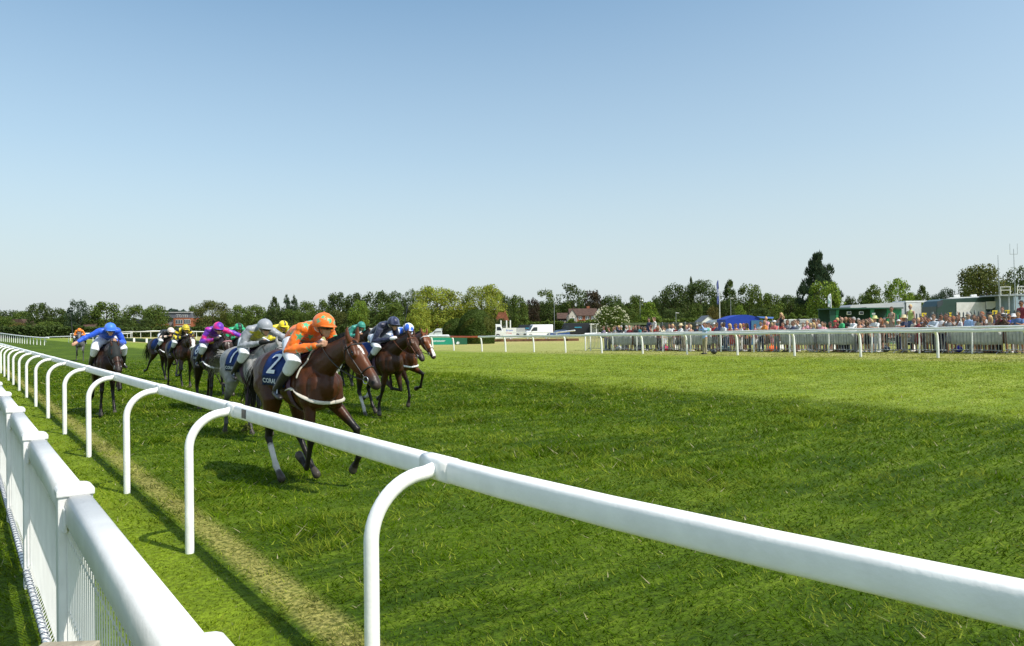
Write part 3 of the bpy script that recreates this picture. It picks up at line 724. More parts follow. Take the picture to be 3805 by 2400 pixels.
    for q in (-1, 1):
        m = MB(); m.tube([(-.04, q * .31, 1.35), (-.14, q * .345, 1.17)], .008, n=6)
        m.tube([(-.14, q * .345, 1.17), (-.10, q * .37, 1.10), (-.10, q * .37, 1.07), (-.20, q * .33, 1.06), (-.20, q * .33, 1.09), (-.14, q * .345, 1.17)], .007, n=6)
        m.build('stirrup', STEEL, root, True)
    bcol = {'cream': CREAM, 'white': mat('white_webbing', (.75, .75, .74), .7), 'black': BLACKL}[breast or 'black']
    if breast:
        P_ = [cast(bv, (.05 + .9 * math.cos(t), .9 * math.sin(t), 1.17 - .15 * math.cos(t) ** 2), (-math.cos(t), -math.sin(t), 0), .014, .9)[0] for t in np.linspace(-1.95, 1.95, 44)]
        MB().tube(P_, [(.008, .021)] * len(P_), n=8, side=(0, 0, 1) if False else (1, 0, 0)).build('breast_girth', bcol, root, True)
        if neckstrap:
            P_ = [wrap(bv, .18 + .02 * math.cos(t), t, .014, 1.25) for t in np.linspace(-1.35, 1.35, 30)]
            MB().tube(P_, .011, n=6).build('neck_strap', bcol, root, True)
    # bridle
    bl = mat('bridle_' + str(rein), rein, .45, .5)
    m = MB(); nb = ring(bv, H(.40, 0, 0), hd_, .3, .006); m.tube(nb, .0085, n=6, side=hd_, cap=False)
    for q in (-1, 1):
        P_ = [cast(bv, H(s_, q * .3, u_), -hs * q, .006, .3)[0] for s_, u_ in ((.02, .02), (.12, .0), (.24, -.01), (.34, -.02), (.42, -.03), (.49, -.035))]
        m.tube(P_, .007, n=5)
        P_ = [cast(bv, H(s_, q * .3, u_), -hs * q, .006, .3)[0] for s_, u_ in ((.03, .0), (.08, -.05), (.12, -.10))]; m.tube(P_, .006, n=5)
    br = m.build('bridle', bl, root, True)
    m = MB(); P_ = ring(bv, H(.065, 0, 0), hd_ - hu * .15, .3, .007, 28); m.tube([p for p in P_ if (p - H(.065)).dot(hu) > -.03], .010 if brow else .008, n=6, side=hd_)
    m.build('browband', mat('brow_' + str(brow), brow, .6) if brow else bl, br, True)
    for q in (-1, 1):
        c_ = cast(bv, H(.49, q * .3, -.035), -hs * q, .012, .3)[0]; m = MB()
        m.tube([c_ + hd_ * .038 * math.cos(t) + hu * .038 * math.sin(t) for t in np.linspace(0, 6.28, 18)], .0055, n=6, side=hs, cap=False); m.build('bit_ring', STEEL, br, True)
        hnd = Vector((.45, q * .09, 1.70 + neck * .5)); mid = (c_ + hnd) / 2 + Vector((0, q * .07, -.13))
        P_ = [c_.lerp(mid, f) * (1 - f) + mid.lerp(hnd, f) * f for f in np.linspace(0, 1, 10)]
        MB().tube(P_, [(.004, .009)] * 10, n=5).build('rein', bl, root, True)
    if roll:
        m = MB(); P_ = ring(bv, H(.37, 0, 0), hd_, .3, .012); m.tube(P_, .033, n=10, side=hd_, cap=False); m.build('sheepskin_noseband', mat('sheepskin', (.78, .76, .72), .95, .1, bump=1, bscale=60), br, True)
    if hood:
        g = Skel(); prof = [(-.03, -.01, .10, .105), (.07, -.015, .12, .13), (.16, -.030, .122, .148), (.23, -.03, .108, .142)]
        g.chain('h', [H(s, 0, u) for s, u, a, b in prof], [(a, b) for s, u, a, b in prof], side=hs)
        g.chain('h', [(.68, 0, 1.655 + neck), (.86, 0, 1.74 + neck)], [(.10, .165), (.098, .140)])
        ho = link('hood', voxel(g.mb, .014, 3), mat('hood_cloth', (.025, .028, .028), .7, .2, bump=.3, bscale=50), root)
    return root, loc, ang

# ---------------------------------------------------------------- jockeys
SILK = mat('silks', rough=.42, spec=.4, src='attr', var=.08, vscale=18, bump=.35, bscale=11, sheen=.2)
BREECH = mat('white_breeches', (.72, .73, .77), .6, .3, var=.06, vscale=14, bump=.3, bscale=14)
def starmask(V, Nn, centres, r0):
    out = np.zeros(len(V), bool)
    for c, n, ph in centres:
        a = np.cross(n, [0, 0, 1.0]); a = a / (np.linalg.norm(a) + 1e-6); b = np.cross(n, a)
        D_ = V - c; x = D_ @ a; y = D_ @ b; z = D_ @ n; rr_ = np.hypot(x, y); th = np.arctan2(y, x) + ph
        k = 2 * np.pi / 5; w_ = np.abs((th % k) - k / 2) / (k / 2)        # 1 at tips
        # straight-edged star
        ri = r0 * .42; ro = r0; al = (1 - w_) * k / 2
        lim = ri * ro * np.sin(k / 2) / (ri * np.sin(k / 2 - al) + ro * np.sin(al) + 1e-9)
        out |= (rr_ < lim) & (np.abs(z) < .05)
    return out
def pattern(kind, V, Nn, tg, t, seed=0):
    N = len(V); r = random.Random(seed)
    def full(c): return np.tile(np.array(c, np.float32), (N, 1))
    if kind == 'stars':
        c = full((.82, .16, .010)); cs = []
        idx = list(range(N)); r.shuffle(idx)
        for i in idx:
            if all(np.linalg.norm(V[i] - q[0]) > .155 for q in cs): cs.append((V[i], Nn[i], r.random() * 6))
            if len(cs) > 40: break
        m = starmask(V, Nn, cs, .062); c[m] = (.05, .42, .22); return c
    if kind == 'swirl':
        f = vn(V[:, 0] * 9 + V[:, 1] * 5 + 20, V[:, 2] * 9 + 3 * V[:, 1] + 20, 8)
        f = ease(f, .38, .62)[:, None]; return full((.72, .015, .20)) * (1 - f) + full((.13, .02, .36)) * f
    if kind == 'bee':
        c = full((.01, .012, .02)); m = np.isin(tg, ['armL', 'armR']) & ((t * 5.2 % 1) > .42); c[m] = (.80, .62, .02)
        m = (np.isin(tg, ['torso'])) & (abs(abs(V[:, 1]) - .07 - .25 * (V[:, 0] - .0)) < .035) & (V[:, 0] > -.1); c[m] = (.80, .62, .02); return c
    if kind == 'beecap':
        c = full((.80, .62, .02)); m = ((V[:, 2] * 26) % 1) > .62; c[m] = (.01, .012, .02); return c
    if kind == 'chevron':
        c = full((.012, .012, .014)); m = np.isin(tg, ['armL', 'armR']) & (t > .45) & ((t * 3 % 1) > .4); c[m] = (.80, .60, .50); return c
    if kind == 'silver':
        c = full((.27, .285, .31)); m = (np.isin(tg, ['torso'])) & (Nn[:, 2] < -.35); c[m] = (.55, .50, .03); return c
    if kind == 'navy':
        c = full((.012, .016, .045)); f = vn(V[:, 0] * 7 + 9, V[:, 1] * 9 + V[:, 2] * 5 + 9, 3); c[f > .72] = (.05, .055, .10); return c
    if kind == 'bluewhite':
        c = full((.70, .74, .80)); f = (np.sin(V[:, 0] * 26) * np.sin(V[:, 1] * 26 + 1)) > .1; c[f] = (.03, .13, .60); return c
    if kind == 'greencap':
        c = full((.008, .03, .02)); m = abs(V[:, 1]) > .055; c[m] = (.02, .42, .17); return c
    if kind == 'navycap':
        c = full((.012, .018, .06)); m = (np.sin(np.arctan2(V[:, 1], V[:, 0] - .36) * 5) > .4); c[m] = (.07, .08, .14); return c
    if kind == 'checks':
        c = full((.10, .11, .13)); m = (np.sin(V[:, 0] * 50) * np.sin(V[:, 1] * 50)) > 0; c[m] = (.35, .36, .40); return c
    if kind == 'spotcap':
        c = full((.80, .62, .02)); m = (V[:, 0] > .38) & (abs(V[:, 1]) < .02) & (V[:, 2] > 2.02); c[m] = (.02, .02, .02); return c
    return full(kind)
def jockey(label, place, silk, cap, vs=.014, R_=None, L_=None, hz=0, hyaw=0, gloves=None, goggles=(.01, .01, .01), text=None, cuff=None, pitch=9, breech=True, sc=1):
    root0, loc, ang = place; q0 = empty('person', loc, ang, label=label, cat='person', group='jockeys riding the racing horses'); q0.scale = (sc,) * 3
    eR, hR = R_ or ((.06, -.31, 1.63), (.43, -.09, 1.70)); eL, hL = L_ or ((.06, .31, 1.63), (.43, .09, 1.70))
    sh = {-1: Vector((.15, -.17, 1.92 + hz)), 1: Vector((.15, .17, 1.92 + hz))}
    pel = Vector((-.30, 0, 1.77)); che = Vector((.03, 0, 1.89 + hz)); nk = Vector((.24, 0, 1.945 + hz)); hc = Vector((.345, 0, 1.945 + hz))
    rot = Matrix.Rotation(R(hyaw), 3, 'Z') @ Matrix.Rotation(R(pitch), 3, 'Y'); HH = lambda x, y, z: hc + rot @ Vector((x, y, z))
    def arms(k, inf, nm, hand):
        for s_, e, h in ((-1, eR, hR), (1, eL, hL)):
            e = Vector(e); h = Vector(h); tn = nm + ('R' if s_ < 0 else 'L')
            f = h + (e - h).normalized() * .07
            k.chain(tn, [sh[s_] + Vector((-.04, -s_ * .04, 0)), sh[s_].lerp(e, .25), sh[s_].lerp(e, .6), e, e.lerp(f, .3), e.lerp(f, .7), f], [.062 + inf, .058 + inf, .050 + inf, .046 + inf, .044 + inf, .035 + inf, .028 + inf * .8])
            if hand:
                d = (h - e).normalized(); k.chain('hand', [f, h, h + d * .045], [(.026, .024), (.04, .022), (.038, .02)])
                # closed fist: four curled fingers and a thumb
                sd_ = Vector((0, s_, 0)); up = Vector((0, 0, 1))
                for i in range(4):
                    b = h + d * .05 + up * (.028 - .018 * i) ; w = sd_ * -.0
                    k.chain('hand', [b + sd_ * .022, b + d * .03 + sd_ * .006, b + d * .022 - sd_ * .022, b - d * .004 - sd_ * .026], [.0115 - .001 * (i == 3)] * 4)
                k.chain('hand', [h + up * .02 - sd_ * .01, h + up * .042 + d * .03, h + up * .035 + d * .06 - sd_ * .015], [.014, .012, .010])
    knee = {s_: Vector((.16, s_ * .29, 1.50)) for s_ in (-1, 1)}; ank = {s_: Vector((-.20, s_ * .335, 1.17)) for s_ in (-1, 1)}; toe = {s_: Vector((-.04, s_ * .37, 1.09)) for s_ in (-1, 1)}
    b = Skel()
    b.chain('torso', [pel, pel.lerp(che, .5), che, (che + nk) / 2], [(.12, .10), (.11, .085), (.14, .10), (.11, .08)])
    b.chain('neck', [nk - Vector((.05, 0, .01)), nk + Vector((.05, 0, 0))], [.055, .05])
    b.chain('head', [HH(-.055, 0, .02), HH(0, 0, .025), HH(.05, 0, .02)], [.085, (.082, .1), (.072, .09)])
    b.chain('head', [HH(.045, 0, -.02), HH(.060, 0, -.075), HH(.062, 0, -.105)], [(.06, .05), (.048, .038), (.032, .026)], side=rot @ Vector((0, 1, 0)))
    b.chain('head', [HH(.092, 0, .012), HH(.117, 0, -.022)], [.012, .015])
    b.chain('head', [HH(.09, -.02, -.058), HH(.097, 0, -.058), HH(.09, .02, -.058)], [.008, .009, .008], side=(0, 0, 1))
    for s_ in (-1, 1): b.chain('head', [HH(-.005, s_ * .083, .01), HH(-.01, s_ * .09, -.03)], [(.008, .02), (.006, .012)])
    arms(b, -.010, 'arm', True)
    for s_ in (-1, 1):
        b.chain('leg', [pel + Vector((0, s_ * .09, -.02)), pel.lerp(knee[s_], .55) + Vector((0, s_ * .05, 0)), knee[s_]], [.09, .070, .050])
        b.chain('leg', [knee[s_], knee[s_].lerp(ank[s_], .4), ank[s_]], [.05, .045, .03])
    me = voxel(b.mb, min(vs, .011) if vs < .013 else vs, 2, .5); V = verts_np(me); tg, t = b.near(V)
    body = link('body', me, SKIN, q0)
    j = Skel()
    j.chain('torso', [pel + Vector((-.03, 0, .0)), pel + Vector((.07, 0, .05)), pel.lerp(che, .6) + Vector((0, 0, .015)), che + Vector((.02, 0, 0)), (che + nk) / 2 + Vector((0, 0, -.0)), nk - Vector((.01, 0, .01))], [(.158, .135), (.168, .135), (.160, .122), (.175, .13), (.15, .105), (.075, .065)])
    j.chain('torso', [sh[-1], sh[1]], [.078, .078], side=(1, 0, 0)); arms(j, .014, 'arm', False)
    me = voxel(j.mb, vs, 3); V = verts_np(me); Nn = norms_np(me)
    for i, v in enumerate(me.vertices):
        p = Vector(V[i]); f = mnoise.noise(Vector((p.x * 14, p.y * 9, p.z * 7))) * .012 + mnoise.noise(p * 26) * .005; v.co = p + Vector(Nn[i]) * f
    tg, t = j.near(V); c = pattern(silk, V, Nn, tg, t, 5)
    if cuff: m = np.isin(tg, ['armL', 'armR']) & (t > .95); c[m] = cuff
    set_col(me, c); jk = link('silks', me, SILK, q0)
    MB().tube([nk + Vector((.012, 0, 0)) + Vector((0, .062 * math.cos(a), .06 * math.sin(a))) for a in np.linspace(0, 6.28, 18)], .013, n=8, side=(1, 0, 0), cap=False).build('collar', LETW, jk, True)
    g = Skel()
    for s_ in (-1, 1):
        g.chain('leg', [pel + Vector((-.02, s_ * .075, -.06)), pel.lerp(knee[s_], .3) + Vector((0, s_ * .05, -.0)), pel.lerp(knee[s_], .65) + Vector((0, s_ * .05, .01)), knee[s_] + Vector((.01, 0, 0)), knee[s_].lerp(ank[s_], .3)], [(.118, .105), (.118, .120), (.102, .106), (.088, .090), (.068, .072)])
    br = link('breeches', voxel(g.mb, vs, 3), BREECH, q0)
    for s_ in (-1, 1):
        g = Skel(); g.chain('b', [knee[s_].lerp(ank[s_], .22), knee[s_].lerp(ank[s_], .55), ank[s_], ank[s_] + Vector((.0, 0, -.04))], [.064, .060, .045, .042])
        g.chain('b', [ank[s_] + Vector((-.04, 0, -.045)), ank[s_].lerp(toe[s_], .5) + Vector((0, 0, -.03)), toe[s_] + Vector((.02, 0, -.01))], [(.034, .036), (.04, .038), (.034, .026)])
        link('boot', voxel(g.mb, vs, 2), BLACKL, q0)
    # helmet with cloth cap
    m = MB(); prof = [(1.0 * math.cos(a), math.sin(a)) for a in np.linspace(0, math.pi / 2 * .98, 14)]
    m.lathe([(1.0, -.28), (1.015, -.1)] + prof + [(.07, 1.0), (.07, 1.05), (.02, 1.07)], 40, (0, 0, 0))
    M_ = Matrix.Translation(hc) @ rot.to_4x4() @ Matrix.Translation((0, 0, .035)) @ Matrix.Diagonal((.146, .122, .128, 1)); m.xf(M_)
    me = m.mesh('h', True); V = verts_np(me); Nn = norms_np(me); c = pattern(cap, V, Nn, np.array([''] * len(V)), np.zeros(len(V)), 3)
    if cap == 'stars':
        c[:] = (.82, .16, .010); cs = []
        for d in ((.5, -.6, .75), (.95, -.1, .35), (.4, .5, .8), (.2, -.95, .25), (-.5, -.5, .8), (.85, .6, .2)):
            d = rot @ Vector(d).normalized(); i = int(((V - np.array(hc)) @ np.array(d)).argmax()); cs.append((V[i], np.array(d), d.x * 5))
        m2 = starmask(V, Nn, cs, .042); c[m2] = (.05, .42, .22)
    set_col(me, c); he = link('helmet', me, SILK, q0)
    m = MB(); pk = []
    for i in range(13):
        a = R(-64 + 128 * i / 12); pk.append((math.cos(a) * .142, math.sin(a) * .119, .022)); 
    for i in range(13):
        a = R(-64 + 128 * i / 12); e = .052 * math.cos(a * 1.25); pk.append((math.cos(a) * (.144 + e), math.sin(a) * (.121 + e * .3), .008))
    m.add([HH(*p) for p in pk], [(i, i + 1, i + 14, i + 13) for i in range(12)])
    me = m.mesh('p', True); V = verts_np(me); cc = pattern(cap, V, norms_np(me), np.array([''] * len(V)), np.zeros(len(V)), 3)
    if cap == 'stars': cc[:] = (.82, .16, .010)
    if cap == 'swirl': cc[:] = (.13, .02, .36)
    set_col(me, cc); p_ = link('peak', me, SILK, he); sm = p_.modifiers.new('t', 'SOLIDIFY'); sm.thickness = .006
    m = MB()
    for i in range(17):
        a = R(-80 + 160 * i / 16)
        for z, k_ in ((-.028, 1), (.018, 1.03)):
            m.V.append(tuple(HH(math.cos(a) * .132 * k_, math.sin(a) * .100 * k_, z)))
    m.F = [(2 * i, 2 * i + 1, 2 * i + 3, 2 * i + 2) for i in range(16)]
    go = m.build('goggles', mat('goggle_lens', goggles, .12, .8), q0, True); sm = go.modifiers.new('t', 'SOLIDIFY'); sm.thickness = .012
    m = MB(); m.tube([HH(.02, -.092, .02), HH(.03, -.075, -.06), HH(.045, -.04, -.112), HH(.045, .04, -.112), HH(.03, .075, -.06), HH(.02, .092, .02)], .007, n=6); m.build('chin_strap', BLACKL, he, True)
    if gloves is not None:
        for h, e in ((hR, eR), (hL, eL)):
            g = Skel(); h = Vector(h); d = (h - Vector(e)).normalized(); g.chain('g', [h - d * .05, h, h + d * .05, h + d * .08], [.034, (.048, .042), (.046, .045), (.032, .035)])
            link('glove', voxel(g.mb, .012, 2), mat('glove' + str(gloves), gloves, .7, .2), q0)
    if text:
        bvh = BVHTree.FromPolygons([tuple(v) for v in verts_np(br.data)], [tuple(p.vertices) for p in br.data.polygons])
        for s_ in (-1, 1):
            tm = text_mesh(text, .085); a = pel + Vector((.0, 0, -.02)); b_ = knee[s_]; dx = (Vector((b_.x, 0, b_.z)) - Vector((a.x, 0, a.z))).normalized(); up = Vector((-dx.z, 0, dx.x)); cen = a.lerp(b_, .46); cen.y = 0
            for v in tm.vertices:
                p = cen + dx * (v.co.x * 1.0 * (1 if s_ < 0 else -1)) + up * v.co.y; hit = bvh.ray_cast(Vector((p.x, s_ * .8, p.z)), Vector((0, -s_, 0)))
                v.co = (hit[0] if hit[0] else Vector((p.x, s_ * .2, p.z))) + Vector((0, s_ * .004, 0))
            link('lettering', tm, mat('navy_lettering', (.03, .02, .12), .7), br)
    return q0
def whip(place, p, q, label, sc=1):
    r0, loc, ang = place; m = MB(); p = Vector(p); q = Vector(q)
    o = m.tube([(0, 0, 0), tuple((q - p) * .3), tuple((q - p) * .72)], [.010, .008, .006], n=6).tube([tuple((q - p) * .72), tuple(q - p)], [(.004, .018), (.004, .02)], n=6).build('riding_whip', BLACKL, None, True)
    M = Matrix.Translation(loc) @ Matrix.Rotation(ang, 4, 'Z'); o.location = M @ p; o.rotation_euler = (0, 0, ang); tag(o, label, 'whip')
bay = (.055, .017, .005); red = (.095, .030, .009); dbay = (.016, .008, .005); blk = (.016, .011, .010); brn = (.032, .012, .006)
# 1 leading horse
h = horse('leading bay horse with white forehead star and number 2 cloth, closest to the camera', 1205, 8.9, rot=6, pose='A', coat=bay, socks=('RH',), blaze=(.09, .235, .024, .010), num='2', word='CORAL', breast='cream', vs=.011, yaw=12, hp=47, neck=-.07, tail='down', sc=1.03)
jockey('jockey in orange silks with green stars and orange cap, crouched on the leading bay horse', h, 'stars', 'stars', vs=.009, hyaw=8, pitch=5, hz=-.03, sc=1.02)
# 2 grey
h = horse('grey horse with number 1 cloth just behind and left of the leading bay', 985, 12.9, rot=6, pose='E', coat=(.27, .26, .25), pts_=(.06, .058, .058), num='1', word='CORAL', grey=True, neck=-.14, tail='fly', vs=.014, hair=(.03, .026, .024))
jockey('jockey in silver silks and silver cap on the grey horse, left arm reaching forward', h, 'silver', (.29, .305, .335), vs=.012, L_=((.30, .38, 1.76), (.62, .30, 1.72)), gloves=(.02, .02, .02), text='cxm', hyaw=6)
# 3 pink and purple
h = horse('dark brown horse with pale pink browband, carrying the pink and purple jockey', 812, 17.6, rot=2, pose='F', coat=dbay, num='8', word='CORAL', breast='white', blaze=(.12, .15, .012, .008), brow=(.7, .35, .38), neckstrap=False, vs=.016, hp=60, neck=-.08, saddle_col=(.6, .42, .02), tail='down')
jockey('jockey in pink and purple swirled silks and cap, left arm stretched far out', h, 'swirl', 'swirl', vs=.014, L_=((.25, .48, 1.80), (.50, .78, 1.62)), gloves=(.03, .03, .03))
# 4 bee
h = horse('bay horse with a broad white face and white sheepskin noseband, left of the pink jockey', 690, 24.4, rot=4, pose='E', coat=brn, blaze=(.02, .40, .05, .05), roll=True, vs=.02, hp=60, neck=-.10, tail='down')
jockey('jockey in black and yellow striped silks with yellow hooped cap', h, 'bee', 'beecap', vs=.018, gloves=(.03, .03, .03))
# 5 black chevrons
h = horse('bay horse at the left of the pack, behind the yellow striped rider', 635, 28.6, rot=14, pose='D', coat=brn, vs=.022, breast='white', neckstrap=False, neck=-.03, tail='down')
jockey('jockey in black silks with pale pink chevron sleeves, behind the yellow striped jockey', h, 'chevron', (.78, .62, .55), vs=.02, hz=-.08, L_=((.3, .40, 1.62), (.52, .35, 1.5)))
# 6 royal blue
h = horse('dark bay horse in a black hood galloping alone behind the running rail', 410, 16.7, rot=-1, pose='D', coat=(.026, .010, .005), hood=True, vs=.015, hp=56, neck=-.20, cloth=True, yaw=6, saddle_col=None, tail='down')
jockey('jockey in plain royal blue silks and cap with one arm held out sideways', h, (.022, .10, .62), (.05, .19, .80), vs=.013, R_=((.10, -.42, 1.80), (.16, -.66, 1.66)))
whip(h, (.17, -.70, 1.68), (.10, -.74, 2.3), 'thin dark whip held upright in the outstretched hand of the royal blue jockey')
# 7 far orange
h = horse('small dark grey horse trailing far behind at the left, behind the blue jockey', 295, 47.5, rot=-8, pose='D', coat=(.13, .125, .13), pts_=(.03, .03, .03), vs=.03, cloth=False, grey=True, tail='down')
jockey('jockey in plain orange silks and orange cap on the last horse far back', h, (.85, .24, .02), (.85, .22, .02), vs=.028)
# 8 green
h = horse('black horse with a white browband between the pink and the silver jockeys', 888, 21.5, rot=0, pose='F', coat=blk, brow=(.75, .75, .75), vs=.02, neck=-.03, tail='down')
jockey('jockey in emerald green silks with green and black cap, half hidden behind the pink jockey', h, (.015, .36, .15), 'greencap', vs=.018)
# 9 yellow
h = horse('dark brown horse ridden by the yellow capped jockey, hidden behind the grey horse', 1053, 20.5, rot=2, pose='B', coat=dbay, vs=.022, tail='down')
jockey('jockey in yellow silks and spotted yellow cap, behind the silver jockey', h, (.80, .62, .03), 'spotcap', vs=.018, hz=.05)
# 10 grey checks
h = horse('brown horse almost wholly hidden behind the leading orange jockey', 1130, 24, rot=2, pose='F', coat=brn, vs=.026, cloth=False, tail='down')
jockey('jockey in grey checked silks and cap, mostly hidden behind the orange jockey', h, 'checks', (.06, .065, .08), vs=.022)
# 11 teal
h = horse('brown horse with a pale sock behind the nose of the leading bay', 1343, 23.8, rot=4, pose='B', coat=brn, socks=('LF',), vs=.022, cloth=False, tail='down')
jockey('jockey in plain teal green silks and cap, between leading horse and navy jockey', h, (.03, .24, .19), (.03, .24, .18), vs=.02)
# 13 blue and white (behind navy)
h = horse('chestnut bay horse with white nose and white browband, far side of the navy jockey', 1518, 17.2, rot=6, pose='C', coat=red, blaze=(.30, .60, .012, .045), brow=(.78, .78, .78), socks=('RH',), breast='white', neckstrap=False, vs=.016, hp=50, neck=-.04, tail='down')
jockey('jockey in blue and white silks with blue and white cap, behind the navy jockey', h, 'bluewhite', 'bluewhite', vs=.014, hz=-.08, gloves=(.7, .7, .7))
# 12 navy
h = horse('dark bay horse with plain dark face, ridden by the navy jockey', 1463, 15.9, rot=8, pose='B', coat=(.038, .014, .005), breast=None, socks=('RH',), vs=.014, hp=47, neck=-.05, rein=(.16, .05, .02), tail='down')
jockey('jockey in navy silks and navy cap with lettering on white breeches', h, 'navy', 'navycap', vs=.012, gloves=(.75, .75, .75), text='Stobart', hz=.06)
whip(h, (.46, .16, 1.76), (.52, .26, 2.42), 'black whip held upright beside the navy jockey cap')

m = MB(); rn = random.Random(3)
for i in range(60):
    c_ = Vector((rn.gauss(0, .07), rn.gauss(0, .07), rn.gauss(0, .09))); d_ = Vector((rn.gauss(0, 1), rn.gauss(0, 1), rn.gauss(0, 1))).normalized() * rn.uniform(.02, .06); w_ = d_.cross(Vector((.3, .5, 1))).normalized() * .008
    m.add([c_ - w_, c_ + w_, c_ + d_], [(0, 1, 2)])
for i in range(7): m.tube([(rn.gauss(0, .04), rn.gauss(0, .04), -.03 + rn.gauss(0, .04)), (rn.gauss(0, .04), rn.gauss(0, .04), -.03 + rn.gauss(0, .04))], rn.uniform(.015, .03), n=6)
x, y = at(912, 13.2); o = m.build('kicked_turf', mat('torn_turf', (.07, .075, .02), .9, .1, var=.5, vscale=20)); o.location = (x, y, .22)
tag(o, 'small lump of torn turf kicked up by the hooves of the grey horse', 'turf')
# ---------------------------------------------------------------- spectators
PM = {}
def person_meshes(pose, kind):
    """body, top, lower and footwear meshes for one pose; kind: tee, shirt, tank, dress x trousers, shorts, skirt"""
    key = (pose, kind)
    if key in PM: return PM[key]
    top, low = kind.split('+')
    hip = .95; sh = 1.44
    lean = {'lean': .16, 'fold': .10}.get(pose, 0)
    A = {'stand': ((.02, .24, 1.14), (.10, .22, .90)), 'lean': ((.24, .22, 1.20), (.48, .10, 1.27)), 'fold': ((.14, .27, 1.18), (.32, -.02, 1.22)),
         'cross': ((.06, .27, 1.16), (.24, -.06, 1.20)), 'shade': ((.16, .34, 1.50), (.17, .08, 1.72)), 'photo': ((.18, .26, 1.36), (.24, .05, 1.64)),
         'up': ((.05, .36, 1.66), (.10, .34, 1.92)), 'one': ((.20, .25, 1.24), (.44, .18, 1.28))}
    La = A[pose] if pose in A else A['stand']
    Ra = {'shade': A['fold'], 'up': A['lean'], 'one': A['stand'], 'photo': A['photo']}.get(pose, La)
    O = Vector((lean, 0, 0))
    def arm(k, s, a, r0, r1, upto):
        S0 = Vector((lean, s * .185, sh - .03)); e = Vector((a[0][0] + lean * .6, s * a[0][1], a[0][2])); h = Vector((a[1][0] + lean * .6, s * a[1][1], a[1][2]))
        if upto == 'short': k.chain('a', [S0, S0.lerp(e, .55)], [r0, r0 * .95])
        elif upto == 'long': k.chain('a', [S0, e, e.lerp(h, .9)], [r0, r0 * .85, r1])
        else:
            k.chain('a', [S0, e, h], [r0, r0 * .8, r1]); d = (h - e).normalized(); k.chain('h', [h, h + d * .09], [(.04, .022), (.03, .018)])
    b = Skel(); legy = .10
    b.chain('t', [(0, 0, hip), (lean * .6, 0, 1.2), (lean, 0, sh - .05)], [(.14, .10), (.12, .09), (.15, .095)], side=(0, 1, 0))
    b.chain('n', [(lean, 0, sh), (lean + .01, 0, 1.56)], [.055, .05]); hd = Vector((lean + .025, 0, 1.66))
    b.chain('n', [hd - Vector((0, 0, .03)), hd + Vector((0, 0, .05))], [(.075, .09), (.08, .10)], side=(0, 1, 0)); b.chain('n', [hd + Vector((.09, 0, .0)), hd + Vector((.105, 0, -.025))], [.013, .016])
    b.chain('n', [hd + Vector((.04, 0, -.04)), hd + Vector((.055, 0, -.095))], [(.055, .05), (.03, .025)])
    for s in (-1, 1): b.chain('n', [hd + Vector((-.01, s * .082, .01)), hd + Vector((-.01, s * .085, -.03))], [.014, .010])
    arm(b, 1, La, .045, .026, 'skin'); arm(b, -1, Ra, .045, .026, 'skin')
    for s in (-1, 1):
        b.chain('l', [(0, s * legy, hip), (.02, s * legy, .50), (0, s * (legy + .01), .09)], [.088, .055, .038]); b.chain('f', [(0, s * .11, .05), (.14, s * .125, .035)], [.04, .032])
    body = voxel(b.mb, .02, 2)
    t = Skel(); W = .155 if top in ('tank', 'dress') else .175
    t.chain('t', [(0, 0, hip - .04), (lean * .5, 0, 1.15), (lean, 0, sh - .08), (lean, 0, sh - .02)], [(W + .005, .125), (W - .015, .11), (W + .012, .12), (W - .03, .09)], side=(0, 1, 0))
    if top in ('tee', 'shirt'):
        for s, a in ((1, La), (-1, Ra)): arm(t, s, a, .064, .042, 'short' if top == 'tee' else 'long')
    if low == 'dress': t.chain('t', [(0, 0, hip), (0, 0, .62)], [(.16, .13), (.21, .18)], side=(0, 1, 0))
    tm = voxel(t.mb, .02, 2)
    l = Skel(); lm = None
    if low != 'dress':
        l.chain('p', [(0, 0, hip + .03), (0, 0, hip - .08)], [(.155, .12), (.16, .125)], side=(0, 1, 0))
        for s in (-1, 1):
            if low == 'trousers': l.chain('l', [(0, s * .09, hip - .05), (.02, s * .10, .5), (0, s * .11, .07)], [.098, .075, .062])
            if low == 'shorts': l.chain('l', [(0, s * .09, hip - .05), (.02, s * .10, .5)], [.10, .088])
        if low == 'skirt': l.chain('l', [(0, 0, hip - .05), (0, 0, .56)], [(.17, .13), (.20, .17)], side=(0, 1, 0))
        lm = voxel(l.mb, .02, 2)
    f = Skel()
    for s in (-1, 1): f.chain('f', [(-.04, s * .11, .045), (.08, s * .12, .045), (.16, s * .127, .035)], [.045, .045, .034])
    PM[key] = (body, tm, lm, voxel(f.mb, .02, 1), hd); return PM[key]
HM = {}
